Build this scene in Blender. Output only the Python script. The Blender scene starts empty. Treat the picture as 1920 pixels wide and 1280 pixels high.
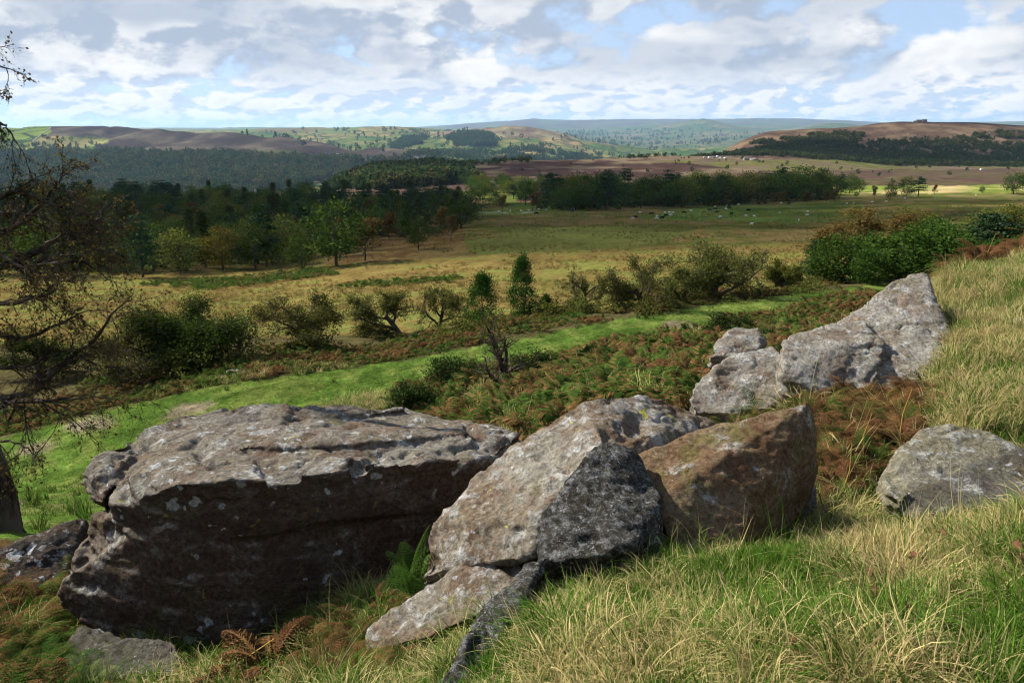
import bpy, bmesh, math, random
import numpy as np
from mathutils import Vector, Matrix
from mathutils.bvhtree import BVHTree

S = bpy.context.scene
COL = S.collection
R = math.radians
random.seed(11)
RS = np.random.RandomState(11)

# ------------------------------------------------------------------ camera
PITCH = 15.0
FPX = 1920 * 28.0 / 36.0
cam_d = bpy.data.cameras.new('camera')
cam_d.lens = 28.0
cam_d.sensor_width = 36.0
cam_d.clip_start = 0.05
cam_d.clip_end = 60000
cam = bpy.data.objects.new('camera', cam_d)
COL.objects.link(cam)
cam.location = (0, 0, 0)
cam.rotation_euler = (R(90 - PITCH), 0, 0)
S.camera = cam

# ------------------------------------------------------------------ light
SUN_EL, SUN_AZ = 38.0, -66.0          # azimuth clockwise from the view direction
TO_SUN = Vector((math.sin(R(SUN_AZ)) * math.cos(R(SUN_EL)), math.cos(R(SUN_AZ)) * math.cos(R(SUN_EL)), math.sin(R(SUN_EL))))
sd = bpy.data.lights.new('sun', 'SUN')
sd.energy = 5.0
sd.angle = R(0.53)
sd.color = (1.0, 0.94, 0.84)
sun = bpy.data.objects.new('sun', sd)
COL.objects.link(sun)
sun.rotation_euler = (-TO_SUN).to_track_quat('-Z', 'Y').to_euler()

S.view_settings.view_transform = 'Standard'
S.view_settings.look = 'None'
S.view_settings.exposure = 1.1
HAZE = 2.7e-5
S.view_settings.gamma = 1.0
S.view_settings.use_curve_mapping = False
S.render.engine = 'CYCLES'
cy = S.cycles
cy.max_bounces = 3
cy.diffuse_bounces = 2
cy.glossy_bounces = 2
cy.transmission_bounces = 3
cy.transparent_max_bounces = 8
cy.volume_bounces = 1
cy.use_denoising = True
cy.use_adaptive_sampling = True
cy.adaptive_threshold = 0.015
cy.filter_width = 1.15
cy.adaptive_min_samples = 10
cy.caustics_reflective = False
cy.caustics_refractive = False
cy.sample_clamp_indirect = 4.0


# ------------------------------------------------------------------ node helper
class NT:
    def __init__(self, tree):
        self.t = tree

    def n(self, kind, ins=None, **props):
        nd = self.t.nodes.new(kind)
        for k, v in props.items():
            setattr(nd, k, v)
        for k, v in (ins or {}).items():
            s = nd.inputs[k]
            if isinstance(v, bpy.types.NodeSocket):
                self.t.links.new(v, s)
            elif isinstance(v, (tuple, list)) and len(v) == 3 and s.type == 'RGBA':
                s.default_value = (*v, 1)
            else:
                s.default_value = v
        return nd

    def m(self, op, a, b=None, c=None, clamp=False):
        nd = self.n('ShaderNodeMath', operation=op, use_clamp=clamp)
        for i, v in enumerate((a, b, c)):
            if v is None:
                continue
            if isinstance(v, bpy.types.NodeSocket):
                self.t.links.new(v, nd.inputs[i])
            else:
                nd.inputs[i].default_value = v
        return nd.outputs[0]

    def mix(self, f, a, b, blend='MIX'):
        nd = self.n('ShaderNodeMix', data_type='RGBA', blend_type=blend)
        for i, v in ((0, f), (6, a), (7, b)):
            if isinstance(v, bpy.types.NodeSocket):
                self.t.links.new(v, nd.inputs[i])
            elif i == 0:
                nd.inputs[i].default_value = v
            else:
                nd.inputs[i].default_value = (*v[:3], 1)
        return nd.outputs[2]

    def ss(self, v, lo, hi, a=0.0, b=1.0):
        nd = self.n('ShaderNodeMapRange', {'Value': v, 'From Min': lo, 'From Max': hi, 'To Min': a, 'To Max': b}, interpolation_type='SMOOTHSTEP')
        return nd.outputs[0]

    def noise(self, vec, scale, detail=4.0, rough=0.55, dist=0.0, kind='FBM'):
        nd = self.n('ShaderNodeTexNoise', {'Scale': scale, 'Detail': detail, 'Roughness': rough, 'Distortion': dist})
        if vec is not None:
            self.t.links.new(vec, nd.inputs['Vector'])
        return nd.outputs['Fac']

    def voro(self, vec, scale, feature='F1', rand=1.0, out='Distance', smooth=None):
        nd = self.n('ShaderNodeTexVoronoi', {'Scale': scale, 'Randomness': rand}, feature=feature)
        if vec is not None:
            self.t.links.new(vec, nd.inputs['Vector'])
        if smooth is not None:
            nd.inputs['Smoothness'].default_value = smooth
        return nd.outputs[out]


SKY_X1, SKY_X2 = 25.2, 6.9
# ------------------------------------------------------------------ sky
W = bpy.data.worlds.new('World')
S.world = W
W.use_nodes = True
wt = W.node_tree
wt.nodes.clear()
k = NT(wt)
tc = k.n('ShaderNodeTexCoord').outputs['Generated']
sep = k.n('ShaderNodeSeparateXYZ', {0: tc})
dx, dy, dz = sep.outputs[0], sep.outputs[1], sep.outputs[2]
az = k.m('ARCTAN2', dx, dy)
el = k.m('MAXIMUM', dz, 0.0)


def noise2(x, y, scale, detail, rough=.55, dist=0.0):
    vec = k.n('ShaderNodeCombineXYZ', {0: x, 1: y, 2: 0.0}).outputs[0]
    return k.n('ShaderNodeTexNoise', {'Vector': vec, 'Scale': scale, 'Detail': detail, 'Roughness': rough, 'Distortion': dist}, noise_dimensions='2D').outputs['Fac']


def billow(x, y, scale):
    vec = k.n('ShaderNodeCombineXYZ', {0: x, 1: y, 2: 0.0}).outputs[0]
    return k.n('ShaderNodeTexVoronoi', {'Vector': vec, 'Scale': scale}, voronoi_dimensions='2D').outputs['Distance']


def band(fx, fy, ox, oy, dl):
    """a deck of cumulus: cover, and how far each point faces the sun"""
    x = k.m('MULTIPLY_ADD', az, fx, ox)
    y = k.m('MULTIPLY_ADD', el, fy, oy)
    w = k.m('MULTIPLY_ADD', noise2(x, y, 2.4, 2.0), 0.5, -0.25)
    xw = k.m('ADD', x, w)
    b = billow(xw, k.m('ADD', y, w), 2.6)
    d = k.m('MULTIPLY_ADD', b, -0.20, noise2(x, y, 1.0, 9.0, 0.60))
    d2 = noise2(k.m('ADD', x, -dl), k.m('ADD', y, dl * 1.3), 1.0, 6.0, 0.60)
    b2 = billow(k.m('ADD', xw, -dl), k.m('ADD', k.m('ADD', y, w), dl * 1.3), 2.6)
    rel = k.m('SUBTRACT', d, k.m('MULTIPLY_ADD', b2, -0.20, d2))
    return d, rel


hi = k.ss(el, 0.036, 0.075)
dA, rA = band(5.6, 10.5, SKY_X1, 1.3, .16)
dB, rB = band(13.0, 33.0, 5.0, 0.0, .14)
d0 = k.m('ADD', k.m('MULTIPLY', dA, hi), k.m('MULTIPLY', dB, k.m('SUBTRACT', 1.0, hi)))
rel = k.m('ADD', k.m('MULTIPLY', rA, hi), k.m('MULTIPLY', rB, k.m('SUBTRACT', 1.0, hi)))
d0 = k.m('SUBTRACT', d0, k.ss(el, 0.16, 0.6, 0.0, 0.17))      # gaps open up overhead, as decks seen from below do
mask = k.ss(d0, 0.235, 0.365)
lit = k.ss(rel, -0.11, 0.065)
bank = k.ss(noise2(k.m('MULTIPLY_ADD', az, 2.6, SKY_X2), k.m('MULTIPLY_ADD', el, 8.0, .4), 1.0, 4.0), 0.40, 0.56)
grey = k.m('MULTIPLY', bank, k.m('MULTIPLY_ADD', hi, 0.62, 0.12))
core = k.m('MULTIPLY', k.ss(d0, 0.40, 0.60), 0.35)
shade = k.m('ADD', grey, core, clamp=True)
lit2 = k.m('MULTIPLY', lit, k.m('SUBTRACT', 1.0, k.m('MULTIPLY', shade, 0.85)))
c_dark = k.mix(hi, (0.62, 0.73, 0.91), (0.46, 0.54, 0.67))
c_cloud = k.mix(lit2, c_dark, (1.0, 1.0, 1.0))
sky = k.n('ShaderNodeTexSky', sky_type='NISHITA', sun_disc=False, sun_elevation=R(SUN_EL), sun_rotation=R(SUN_AZ), altitude=300, air_density=1.0, dust_density=0.3, ozone_density=2.0).outputs[0]
k.t.links.new(k.n('ShaderNodeCombineXYZ', {0: dx, 1: dy, 2: k.m('MULTIPLY_ADD', el, 0.9, 0.13)}).outputs[0], sky.node.inputs[0])
sky = k.mix(k.m('MULTIPLY', k.ss(el, 0.0, 0.10, 0.8, 0.55), k.ss(el, 0.15, 0.45, 1.0, 0.0)), sky, (2.75, 3.3, 4.15))
SKY_STR = 0.1
c_scaled = k.mix(1.0, c_cloud, (0.475 / SKY_STR,) * 3, 'MULTIPLY')
mask2 = k.m('MULTIPLY', mask, k.ss(el, 0.0, 0.02, 0.55, 1.0))
col = k.mix(mask2, sky, c_scaled)
col = k.mix(k.ss(dz, -0.03, -0.005), (0.7, 0.75, 0.6), col)
bg = k.n('ShaderNodeBackground', {'Color': col, 'Strength': SKY_STR})
out = k.n('ShaderNodeOutputWorld', {'Surface': bg.outputs[0]})
W.cycles.sampling_method = 'NONE'

# ------------------------------------------------------------------ numeric helpers
_pr = np.random.RandomState(5)
_perm = np.concatenate([_pr.permutation(256)] * 3)
_g = _pr.normal(size=(256, 3))
_g /= np.linalg.norm(_g, axis=1)[:, None]


def pn(x, y, z):
    xi = np.floor(x).astype(np.int64); yi = np.floor(y).astype(np.int64); zi = np.floor(z).astype(np.int64)
    xf, yf, zf = x - xi, y - yi, z - zi
    xi &= 255; yi &= 255; zi &= 255
    f = lambda t: t * t * t * (t * (t * 6 - 15) + 10)
    fu, fv, fw = f(xf), f(yf), f(zf)
    r = 0
    for i in (0, 1):
        for j in (0, 1):
            for l in (0, 1):
                g = _g[_perm[_perm[_perm[xi + i] + yi + j] + zi + l]]
                dt = g[:, 0] * (xf - i) + g[:, 1] * (yf - j) + g[:, 2] * (zf - l)
                r = r + dt * (fu if i else 1 - fu) * (fv if j else 1 - fv) * (fw if l else 1 - fw)
    return r * 1.5


def fbm(x, y, z, octv=4, gain=0.5, lac=2.03):
    r, a, f = 0, 1.0, 1.0
    for o in range(octv):
        r = r + a * pn(x * f + 17.3 * o, y * f - 5.1 * o, z * f + 3.3 * o)
        a *= gain
        f *= lac
    return r


def sst(x, a, b):
    t = np.clip((x - a) / (b - a), 0, 1)
    return t * t * (3 - 2 * t)


CP, SP = math.cos(R(PITCH)), math.sin(R(PITCH))


def tz(py):                                   # z / Y of the ray through image row py
    return -np.tan(R(PITCH) + np.arctan((np.asarray(py, float) - 640) / FPX))


def P(px, py, Y, dz=0.0):                      # world point seen at (px, py) at depth Y
    vv = (py - 640) / FPX
    den = CP - vv * SP
    return Vector(((px - 960) / FPX / den * Y, Y, -(SP + vv * CP) / den * Y + dz))


def proj(X, Y, Z):
    dep = Y * CP - Z * SP
    up = Y * SP + Z * CP
    return 960 + FPX * X / dep, 640 - FPX * up / dep


def inpoly(px, py, poly):
    poly = np.asarray(poly, float)
    c = np.zeros(px.shape, bool)
    x0, y0 = poly[-1]
    for x1, y1 in poly:
        cond = (y1 > py) != (y0 > py)
        with np.errstate(divide='ignore', invalid='ignore'):
            c ^= cond & (px < (x0 - x1) * (py - y1) / (y0 - y1 + 1e-12) + x1)
        x0, y0 = x1, y1
    return c


def pchip(x, y, q):
    x = np.asarray(x, float); y = np.asarray(y, float)
    h = np.diff(x); dl = np.diff(y) / h
    d = np.zeros_like(x)
    for i in range(1, len(x) - 1):
        if dl[i - 1] * dl[i] > 0:
            w1, w2 = 2 * h[i] + h[i - 1], h[i] + 2 * h[i - 1]
            d[i] = (w1 + w2) / (w1 / dl[i - 1] + w2 / dl[i])
    d[0], d[-1] = dl[0], dl[-1]
    q = np.clip(q, x[0], x[-1])
    i = np.clip(np.searchsorted(x, q) - 1, 0, len(x) - 2)
    t = (q - x[i]) / h[i]
    return (y[i] * (1 + 2 * t) * (1 - t) ** 2 + h[i] * d[i] * t * (1 - t) ** 2 + y[i + 1] * t * t * (3 - 2 * t) + h[i] * d[i + 1] * t * t * (t - 1))


# ------------------------------------------------------------------ scene helpers
def tag(o, label=None, cat=None, group=None, kind=None):
    if label: o['label'] = label
    if cat: o['category'] = cat
    if group: o['group'] = group
    if kind: o['kind'] = kind
    return o


def link(o, parent=None):
    COL.objects.link(o)
    if parent is not None:
        o.parent = parent
    return o


def empty(name, loc=(0, 0, 0), rz=0.0, sc=1.0):
    o = bpy.data.objects.new(name, None)
    o.empty_display_size = 0.2
    o.location = loc
    o.rotation_euler = (0, 0, rz)
    o.scale = (sc, sc, sc) if not isinstance(sc, tuple) else sc
    return link(o)


def mesh_np(name, V, F, mat=None, smooth=False, attrs=None):
    """V (n,3); F (m,3) or (m,4) array, or a list of such arrays"""
    me = bpy.data.meshes.new(name)
    Fs = F if isinstance(F, list) else [F]
    Fs = [np.asarray(f, np.int32) for f in Fs if len(f)]
    V = np.asarray(V, np.float32)
    me.vertices.add(len(V))
    me.vertices.foreach_set('co', V.ravel())
    nl = sum(f.size for f in Fs)
    nf = sum(len(f) for f in Fs)
    me.loops.add(nl)
    me.loops.foreach_set('vertex_index', np.concatenate([f.ravel() for f in Fs]))
    me.polygons.add(nf)
    tot = np.concatenate([np.full(len(f), f.shape[1], np.int32) for f in Fs])
    st = np.concatenate([[0], np.cumsum(tot)[:-1]]).astype(np.int32)
    me.polygons.foreach_set('loop_start', st)
    if smooth:
        me.polygons.foreach_set('use_smooth', np.ones(nf, bool))
    for an, (ty, dom, data) in (attrs or {}).items():
        a = me.attributes.new(an, ty, dom)
        key = {'FLOAT': 'value', 'INT': 'value', 'FLOAT_VECTOR': 'vector', 'FLOAT_COLOR': 'color'}[ty]
        a.data.foreach_set(key, np.asarray(data).ravel().astype(np.int32 if ty == 'INT' else np.float32))
    me.update(calc_edges=True)
    if mat is not None:
        me.materials.append(mat)
    return me


def obj(name, me, parent=None, do_link=True):
    o = bpy.data.objects.new(name, me)
    if do_link:
        link(o, parent)
    return o


def copy_tree(root, loc, rz, sc):
    c = root.copy()
    link(c)
    c.location = loc
    c.rotation_euler = (0, 0, rz)
    c.scale = sc if isinstance(sc, tuple) else (sc, sc, sc)
    for ch in root.children:
        d = ch.copy()
        link(d, c)
        for g in ch.children:
            link(g.copy(), d)
    return c


def material(name):
    m = bpy.data.materials.new(name)
    m.use_nodes = True
    m.node_tree.nodes.clear()
    return m, NT(m.node_tree)


def finish(m, q, color, rough=0.9, bump=None, bump_dist=0.02, transl=0.0, spec=0.2, bump_str=1.0):
    ins = {'Color': color}
    if bump is not None:
        ins['Normal'] = q.n('ShaderNodeBump', {'Strength': bump_str, 'Distance': bump_dist, 'Height': bump}).outputs[0]
    if spec < .3:
        b = q.n('ShaderNodeBsdfDiffuse', ins).outputs[0]
    else:
        ins['Base Color'] = ins.pop('Color')
        b = q.n('ShaderNodeBsdfPrincipled', {**ins, 'Roughness': rough, 'Specular IOR Level': spec}).outputs[0]
    if transl > 0:
        t = q.n('ShaderNodeBsdfTranslucent', {'Color': color}).outputs[0]
        b = q.n('ShaderNodeMixShader', {0: transl, 1: b, 2: t}).outputs[0]
    q.n('ShaderNodeOutputMaterial', {'Surface': b})
    return m


def plain(name, colr, rough=0.85, var=0.25, scale=3.0, transl=0.0, spec=0.2):
    m, q = material(name)
    tcn = q.n('ShaderNodeTexCoord').outputs['Object']
    nz = q.noise(tcn, scale, 4.0)
    c = q.mix(nz, tuple(c * (1 - var) for c in colr), tuple(c * (1 + var) for c in colr))
    return finish(m, q, c, rough, transl=transl, spec=spec)
# ------------------------------------------------------------------ terrain: profiles of the land along lines of sight
# (distance, image row) where positive, (distance, height) where negative
FAR_L = [(200, -29.5), (300, -34), (420, -38), (600, -60), (900, -105), (1500, -150), (1850, -145)]
PROF = {
    0: [(.8, -1.72), (2, -2.2), (3.6, 1280), (5.5, 1090), (7.5, 1000), (12, -6.0), (19, -9.1), (22.7, 878), (26, 836), (30, 790), (36, 720), (45, 650), (70, 590), (125, 520)] + FAR_L + [(1950, 348), (2500, 292), (2700, 277), (3300, 236), (3600, -30), (4500, -120), (6500, -60), (16500, -10), (26000, -60)],
    240: [(.8, -1.68), (2, -2.1), (3.6, 1280), (4.4, 1200), (7, -4.0), (10, -5.3), (20, -8.9), (25.5, 803), (28.5, 768), (36, 715), (48, 650), (75, 585), (140, 510)] + FAR_L + [(1950, 346), (2500, 290), (2700, 278), (3300, 235), (3600, -30), (4500, -120), (6500, -60), (16500, -10), (26000, -60)],
    480: [(.8, -1.65), (2, -2.0), (3.2, 1280), (4.2, 1205), (6, -3.6), (9, -4.9), (14, -6.6), (24.5, -9.2), (28, 740), (31, 706), (36, 670), (48, 622), (75, 570), (145, 500), (200, -28.5), (300, -33.5), (420, -38), (600, -58), (900, -95), (1400, -150), (1850, -140), (1950, 343), (2500, 294), (2750, 278), (3200, 249), (3500, -60), (4500, -110), (5200, -60), (6800, 243), (14000, -30), (16500, 239), (26000, -60)],
    720: [(.8, -1.62), (2, -1.85), (2.8, 1280), (3.5, 1200), (4.2, 1110), (5, -3.1), (8, -4.4), (14, -6.4), (28, -9.5), (31, 706), (34, 681), (42, 640), (50, 610), (65, 570), (90, 530), (140, 482), (200, 448), (300, -33), (420, -38), (600, -44), (800, 330), (950, 318), (1200, -90), (1600, -150), (2300, -140), (2500, 303), (2900, 276), (3200, -90), (3800, -100), (4600, 266), (6800, 237), (13000, -20), (16500, -10), (26000, -60)],
    960: [(.8, -1.6), (2.0, -1.75), (2.4, 1280), (3.2, 1120), (4, -2.7), (5, -3.1), (7, -3.9), (10, -4.75), (14, 790), (20, 735), (27, 700), (32.5, 682), (34.5, 660), (37, 635), (42, 615), (50, 590), (62, 560), (90, 510), (150, 460), (250, 420), (330, 398), (420, 380), (600, 350), (750, 337), (1050, 302), (1300, -75), (1700, -150), (2600, -150), (3000, 308), (3800, 280), (4600, 252), (5000, 233), (5500, -40), (10000, -80), (15000, -20), (19500, 227), (26000, -60)],
    1200: [(.8, -1.55), (1.8, -1.62), (2.2, 1280), (2.8, 1130), (3.2, 1060), (4, -2.25), (5.5, -2.9), (7, -3.45), (13, 740), (20, 690), (28, 655), (37, 631), (39.6, 613), (42, 595), (50, 572), (60, 555), (90, 500), (150, 455), (250, 415), (340, 393), (430, 378), (600, 350), (750, 332), (1150, 292), (1400, -75), (1800, -150), (3000, -155), (4300, 298), (5000, 277), (5600, -140), (10000, 264), (14000, 250), (19500, 224), (26000, -60)],
    1440: [(.8, -1.5), (2.0, 1280), (2.6, 1130), (3.2, 1003), (3.7, -2.02), (5.5, -2.5), (8, 770), (10, -3.7), (14, -4.8), (20, -6.0), (33, 620), (43, 586), (46, 572), (50, 558), (60, 541), (90, 490), (150, 450), (250, 412), (350, 388), (430, 373), (520, 357), (700, 336), (1000, 302), (1200, 292), (1330, 284), (1450, 268), (1560, 256), (1680, 246), (1900, -40), (2600, -140), (6000, -130), (12000, 250), (19500, 223), (26000, -60)],
    1560: [(.8, -1.48), (1.95, 1280), (2.6, 1115), (3.2, 990), (3.8, -2.08), (5.5, -2.42), (7.8, -2.75), (10, -2.9), (14, -4.0), (20, -5.4), (33, -8.3), (45, 553), (52, 540), (62, 524), (90, 480), (150, 445), (250, 411), (350, 386), (430, 371), (500, 358), (700, 336), (1000, 308), (1200, 298), (1320, 288), (1450, 267), (1560, 252), (1680, 240), (1900, -30), (2600, -130), (6000, -80), (12000, 231), (14000, -50), (19500, 225), (26000, -60)],
    1680: [(.8, -1.45), (1.9, 1280), (2.6, 1100), (3.3, 975), (3.9, -2.15), (4.8, -2.4), (5.5, 880), (7, 780), (8.5, 735), (10, -2.5), (13, -3.1), (20, -5.0), (30, -7.2), (45, -9.3), (60, 515), (100, 455), (200, 415), (350, 383), (430, 367), (490, 356), (700, 338), (1000, 320), (1200, 309), (1300, 300), (1450, 268), (1560, 248), (1640, 235), (1720, 229), (2000, -40), (2600, -120), (6000, -80), (19500, 231), (26000, -60)],
    1800: [(.8, -1.42), (1.9, 1280), (2.6, 1090), (3.4, 955), (3.9, -2.1), (4.6, -2.3), (5.2, 872), (6, 790), (8, 650), (10, 570), (12, 514), (14, -2.45), (17, 502), (25, -4.9), (45, -9.2), (60, 512), (100, 455), (200, 413), (350, 381), (430, 366), (490, 355), (700, 339), (1000, 321), (1200, 311), (1310, 301), (1450, 272), (1580, 246), (1660, 236), (1740, 230), (2050, -40), (2600, -110), (6000, -80), (19500, 230), (26000, -60)],
    1920: [(.8, -1.4), (1.9, 1280), (2.6, 1070), (3.5, 932), (4.1, -2.05), (4.8, -2.2), (5.4, 850), (6.5, 740), (8, 640), (12, 500), (16, 478), (20, -3.4), (26, -5), (45, -9.2), (60, 508), (100, 452), (200, 412), (350, 380), (430, 366), (490, 354), (700, 340), (1000, 322), (1200, 312), (1320, 300), (1450, 276), (1600, 248), (1750, 236), (2100, -30), (2600, -100), (6000, -80), (19500, 228), (26000, -60)],
}
CX = np.array(sorted(PROF))
PT = {}
for c in CX:
    pts = PROF[int(c)]
    PT[int(c)] = (np.log([p[0] for p in pts]), np.array([(tz(p[1]) if p[1] > 0 else p[1] / p[0]) for p in pts]))

rows = np.concatenate([np.linspace(math.log(.8), math.log(10), 170, endpoint=False), np.linspace(math.log(10), math.log(600), 215, endpoint=False), np.linspace(math.log(600), math.log(6000), 215, endpoint=False), np.linspace(math.log(6000), math.log(26000), 80)])
acol = np.concatenate([np.linspace(-1.5, -.80, 40, endpoint=False), np.linspace(-.80, .80, 470, endpoint=False), np.linspace(.80, 1.5, 40)])
RL, AC = np.meshgrid(rows, acol, indexing='ij')
GY = np.exp(RL)
GX = AC * GY
tcols = np.stack([pchip(*PT[int(c)], rows) for c in CX])          # (ncol, nrow)
T = np.full(GY.shape, -0.2)
for it in range(4):
    den_px, _ = proj(AC, np.ones_like(AC), T)
    pxq = np.clip(den_px, CX[0], CX[-1])
    i = np.clip(np.searchsorted(CX, pxq) - 1, 0, len(CX) - 2)
    f = (pxq - CX[i]) / (CX[i + 1] - CX[i])
    f = f * f * (3 - 2 * f) * .5 + f * .5
    ri = np.arange(len(rows))[:, None] + np.zeros_like(i)
    T = tcols[i, ri] * (1 - f) + tcols[i + 1, ri] * f
kern = np.exp(-np.linspace(-2, 2, 15) ** 2); kern /= kern.sum()
pad = np.pad(T, ((0, 0), (7, 7)), mode='edge')
T = sum(kern[j] * pad[:, j:j + T.shape[1]] for j in range(15))
GZ = T * GY


def bump_hill(px, Y, H, s, sy=None):
    x0 = (px - 960) / FPX / (CP + .27 * SP) * Y
    sy = sy or s
    return H * np.exp(-np.sqrt(((GX - x0) / s) ** 2 + ((GY - Y) / sy) ** 2 + .05) * 1.3)


GZ += bump_hill(1318, 13000, 260, 540, 1500)
GZ += bump_hill(1230, 14000, 110, 800, 1500)
GZ += bump_hill(1000, 18000, 110, 520, 1500)
GZ += bump_hill(880, 4300, 22, 160, 300)

# relief noise, at wavelengths the grid and the distance carry
for lam, amp in ((.5, .035), (1.6, .07), (5, .16), (18, .35), (70, 1.6), (300, 4.0), (900, 8.0), (2500, 30.0)):
    w = sst(lam / GY, .006, .014) * (1 - sst(lam / GY, .25, .6)) * (0.6 if lam > 60 else 1)
    if w.max() <= 0: continue
    fx, fy = (GX / lam).ravel(), (GY / lam).ravel()
    GZ += amp * w * fbm(fx, fy, np.full_like(fx, lam), 2).reshape(GX.shape)
# gullies on the far hills
far = sst(GY, 1900, 2300)
gl = np.abs(fbm((GX / 420).ravel(), (GY / 900).ravel(), np.full(GX.size, 4.4), 4)).reshape(GX.shape)
GZ -= far * 14 * (1 - sst(gl, 0, .35)) * (1 - sst(GY, 9000, 10000) * .4)

# the mown path along the contour
PATH = [(-420, 985, 18.5), (-160, 920, 20.8), (0, 880, 22.7), (240, 803, 25.5), (480, 742, 28), (720, 704, 31), (960, 661, 34.5), (1200, 614, 39.6), (1440, 573, 46), (1560, 555, 50), (1660, 538, 55), (1800, 522, 62)]
PW = [4.6, 4.3, 3.7, 3.1, 2.5, 2.2, 2.15, 2.2, 2.2, 1.9, 1.2, .9]
pc = np.array([P(*p) for p in PATH])


def path_dist(X, Y):
    best = np.full(X.shape, 1e9); zc = np.zeros(X.shape); ww = np.ones(X.shape)
    for j in range(len(pc) - 1):
        a, b = pc[j], pc[j + 1]
        ex, ey = b[0] - a[0], b[1] - a[1]
        t = np.clip(((X - a[0]) * ex + (Y - a[1]) * ey) / (ex * ex + ey * ey), 0, 1)
        d = np.hypot(X - a[0] - t * ex, Y - a[1] - t * ey)
        up = d < best
        best = np.where(up, d, best)
        zc = np.where(up, a[2] + t * (b[2] - a[2]), zc)
        ww = np.where(up, PW[j] + t * (PW[j + 1] - PW[j]), ww)
    return best, zc, ww


pd, pz, pw = path_dist(GX, GY)
fl = 1 - sst(pd / pw, .7, 1.7)
side = (GY - (pc[0][1] + (GX - pc[0][0]) * (pc[-1][1] - pc[0][1]) / (pc[-1][0] - pc[0][0])))
GZ = GZ * (1 - fl) + fl * (pz - .05 * np.sign(side) * np.minimum(pd, 3) + .04 * fbm((GX / 3).ravel(), (GY / 3).ravel(), np.zeros(GX.size), 3).reshape(GX.shape))

GZ -= .085 * (1 - sst(GY, 4.2, 6.5))
for _px, _Y, _d, _sx, _sy in ((1330, 3.7, .10, .8, .55), (1760, 3.75, .14, .8, .5), (850, 3.3, .08, .5, .5)):
    _x = (_px - 960) / FPX * 1.12 * _Y
    GZ -= _d * np.exp(-((GX - _x) / _sx) ** 2 - ((GY - _Y) / _sy) ** 2)
NR, NC = GX.shape


def ground(X, Y):
    """terrain height at world X, Y"""
    X = np.atleast_1d(np.asarray(X, float)); Y = np.atleast_1d(np.asarray(Y, float))
    Yc = np.clip(Y, .81, 25800)
    r = np.interp(np.log(Yc), rows, np.arange(NR)); c = np.interp(np.clip(X / Yc, -1.49, 1.49), acol, np.arange(NC))
    i = np.clip(r.astype(int), 0, NR - 2); j = np.clip(c.astype(int), 0, NC - 2)
    fr, fc = r - i, c - j
    return (GZ[i, j] * (1 - fr) + GZ[i + 1, j] * fr) * (1 - fc) + (GZ[i, j + 1] * (1 - fr) + GZ[i + 1, j + 1] * fr) * fc


def gp(px, py, ymin=0.9):
    """first ground point seen through image point (px, py) beyond distance ymin"""
    vv = (py - 640) / FPX
    den = CP - vv * SP
    ax, at = (px - 960) / FPX / den, -(SP + vv * CP) / den
    Ys = np.exp(np.linspace(math.log(ymin), math.log(25000), 3200))
    h = ground(ax * Ys, Ys)
    hit = np.nonzero(h >= at * Ys)[0]
    Y = Ys[hit[0]] if len(hit) else 13000
    return Vector((ax * Y, Y, float(ground(ax * Y, Y)[0])))


# ------------------------------------------------------------------ land cover
PX, PY = proj(GX, GY, GZ)
wob = 10 * fbm((PX / 60).ravel(), (PY / 22).ravel(), np.full(PX.size, 2.2), 4).reshape(PX.shape)
PXw = PX + wob * 1.6
PYw = PY + wob * .32
flat = lambda s, sc, z=0.0, o=4: fbm((GX / s).ravel(), (GY / (s * sc)).ravel(), np.full(GX.size, z), o).reshape(GX.shape)
C1 = np.zeros(GX.shape + (3,)); C2 = np.zeros_like(C1)
FLD = np.zeros(GX.shape)


def cover(mask, a, b=None, fld=0.0):
    C1[mask] = a
    C2[mask] = b or a
    FLD[mask] = fld


G_PATH = (.068, .118, .02); G_PATH2 = (.092, .118, .026)
OCHRE = (.145, .105, .034); OLIVE = (.082, .088, .023)
HEATH = (.06, .036, .03); HEATH2 = (.085, .064, .04)
SOIL = (.06, .05, .022); LITTER = (.075, .065, .028)
FIELD = (.08, .112, .035); TAN = (.145, .115, .055)
cover(GY < 1e9, OLIVE, OCHRE)
cover(GY < 60, LITTER, SOIL)
b = (GY >= 46) & (GY < 60) & (side > 6)
cover(b, OCHRE, OLIVE)
cover((GY >= 60) & (GY < 120), OCHRE, OLIVE)
cover((GY >= 120) & (GY < 440), OLIVE, (.11, .08, .03))
cover((GY >= 440) & (GY < 1300), HEATH2, HEATH)
cover((GY >= 1300) & (GY < 1850), HEATH, HEATH2)
cover(GY >= 1850, FIELD, TAN, 1.0)
YB = lambda lo, hi: (GY >= lo) & (GY < hi)
pol = lambda pts, lo, hi: YB(lo, hi) & inpoly(PXw, PYw, pts)
# pasture
cover(pol([(-300, 560), (100, 520), (700, 500), (1000, 470), (1300, 462), (1560, 452), (1560, 520), (1200, 560), (900, 585), (600, 600), (-300, 640)], 46, 260), OCHRE, (.10, .10, .026))
cover(pol([(860, 455), (1000, 425), (1180, 425), (1300, 440), (1200, 462), (900, 480)], 100, 400), (.11, .115, .032), OLIVE)
cover(pol([(1190, 405), (1300, 390), (1500, 380), (1620, 380), (1620, 412), (1480, 418), (1330, 412), (1220, 412)], 200, 430), (.09, .135, .028), OLIVE)
cover(pol([(880, 405), (1100, 398), (1100, 385), (930, 380), (890, 372), (870, 360), (1000, 352), (1000, 372)], 280, 560), (.10, .14, .03), OLIVE)
cover(pol([(560, 425), (880, 420), (880, 470), (820, 480), (620, 500)], 100, 320), (.10, .06, .025), (.115, .08, .03))
cover(pol([(1555, 349), (1960, 346), (1960, 361), (1560, 364)], 380, 620), (.16, .20, .04), (.28, .22, .10))
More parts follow.
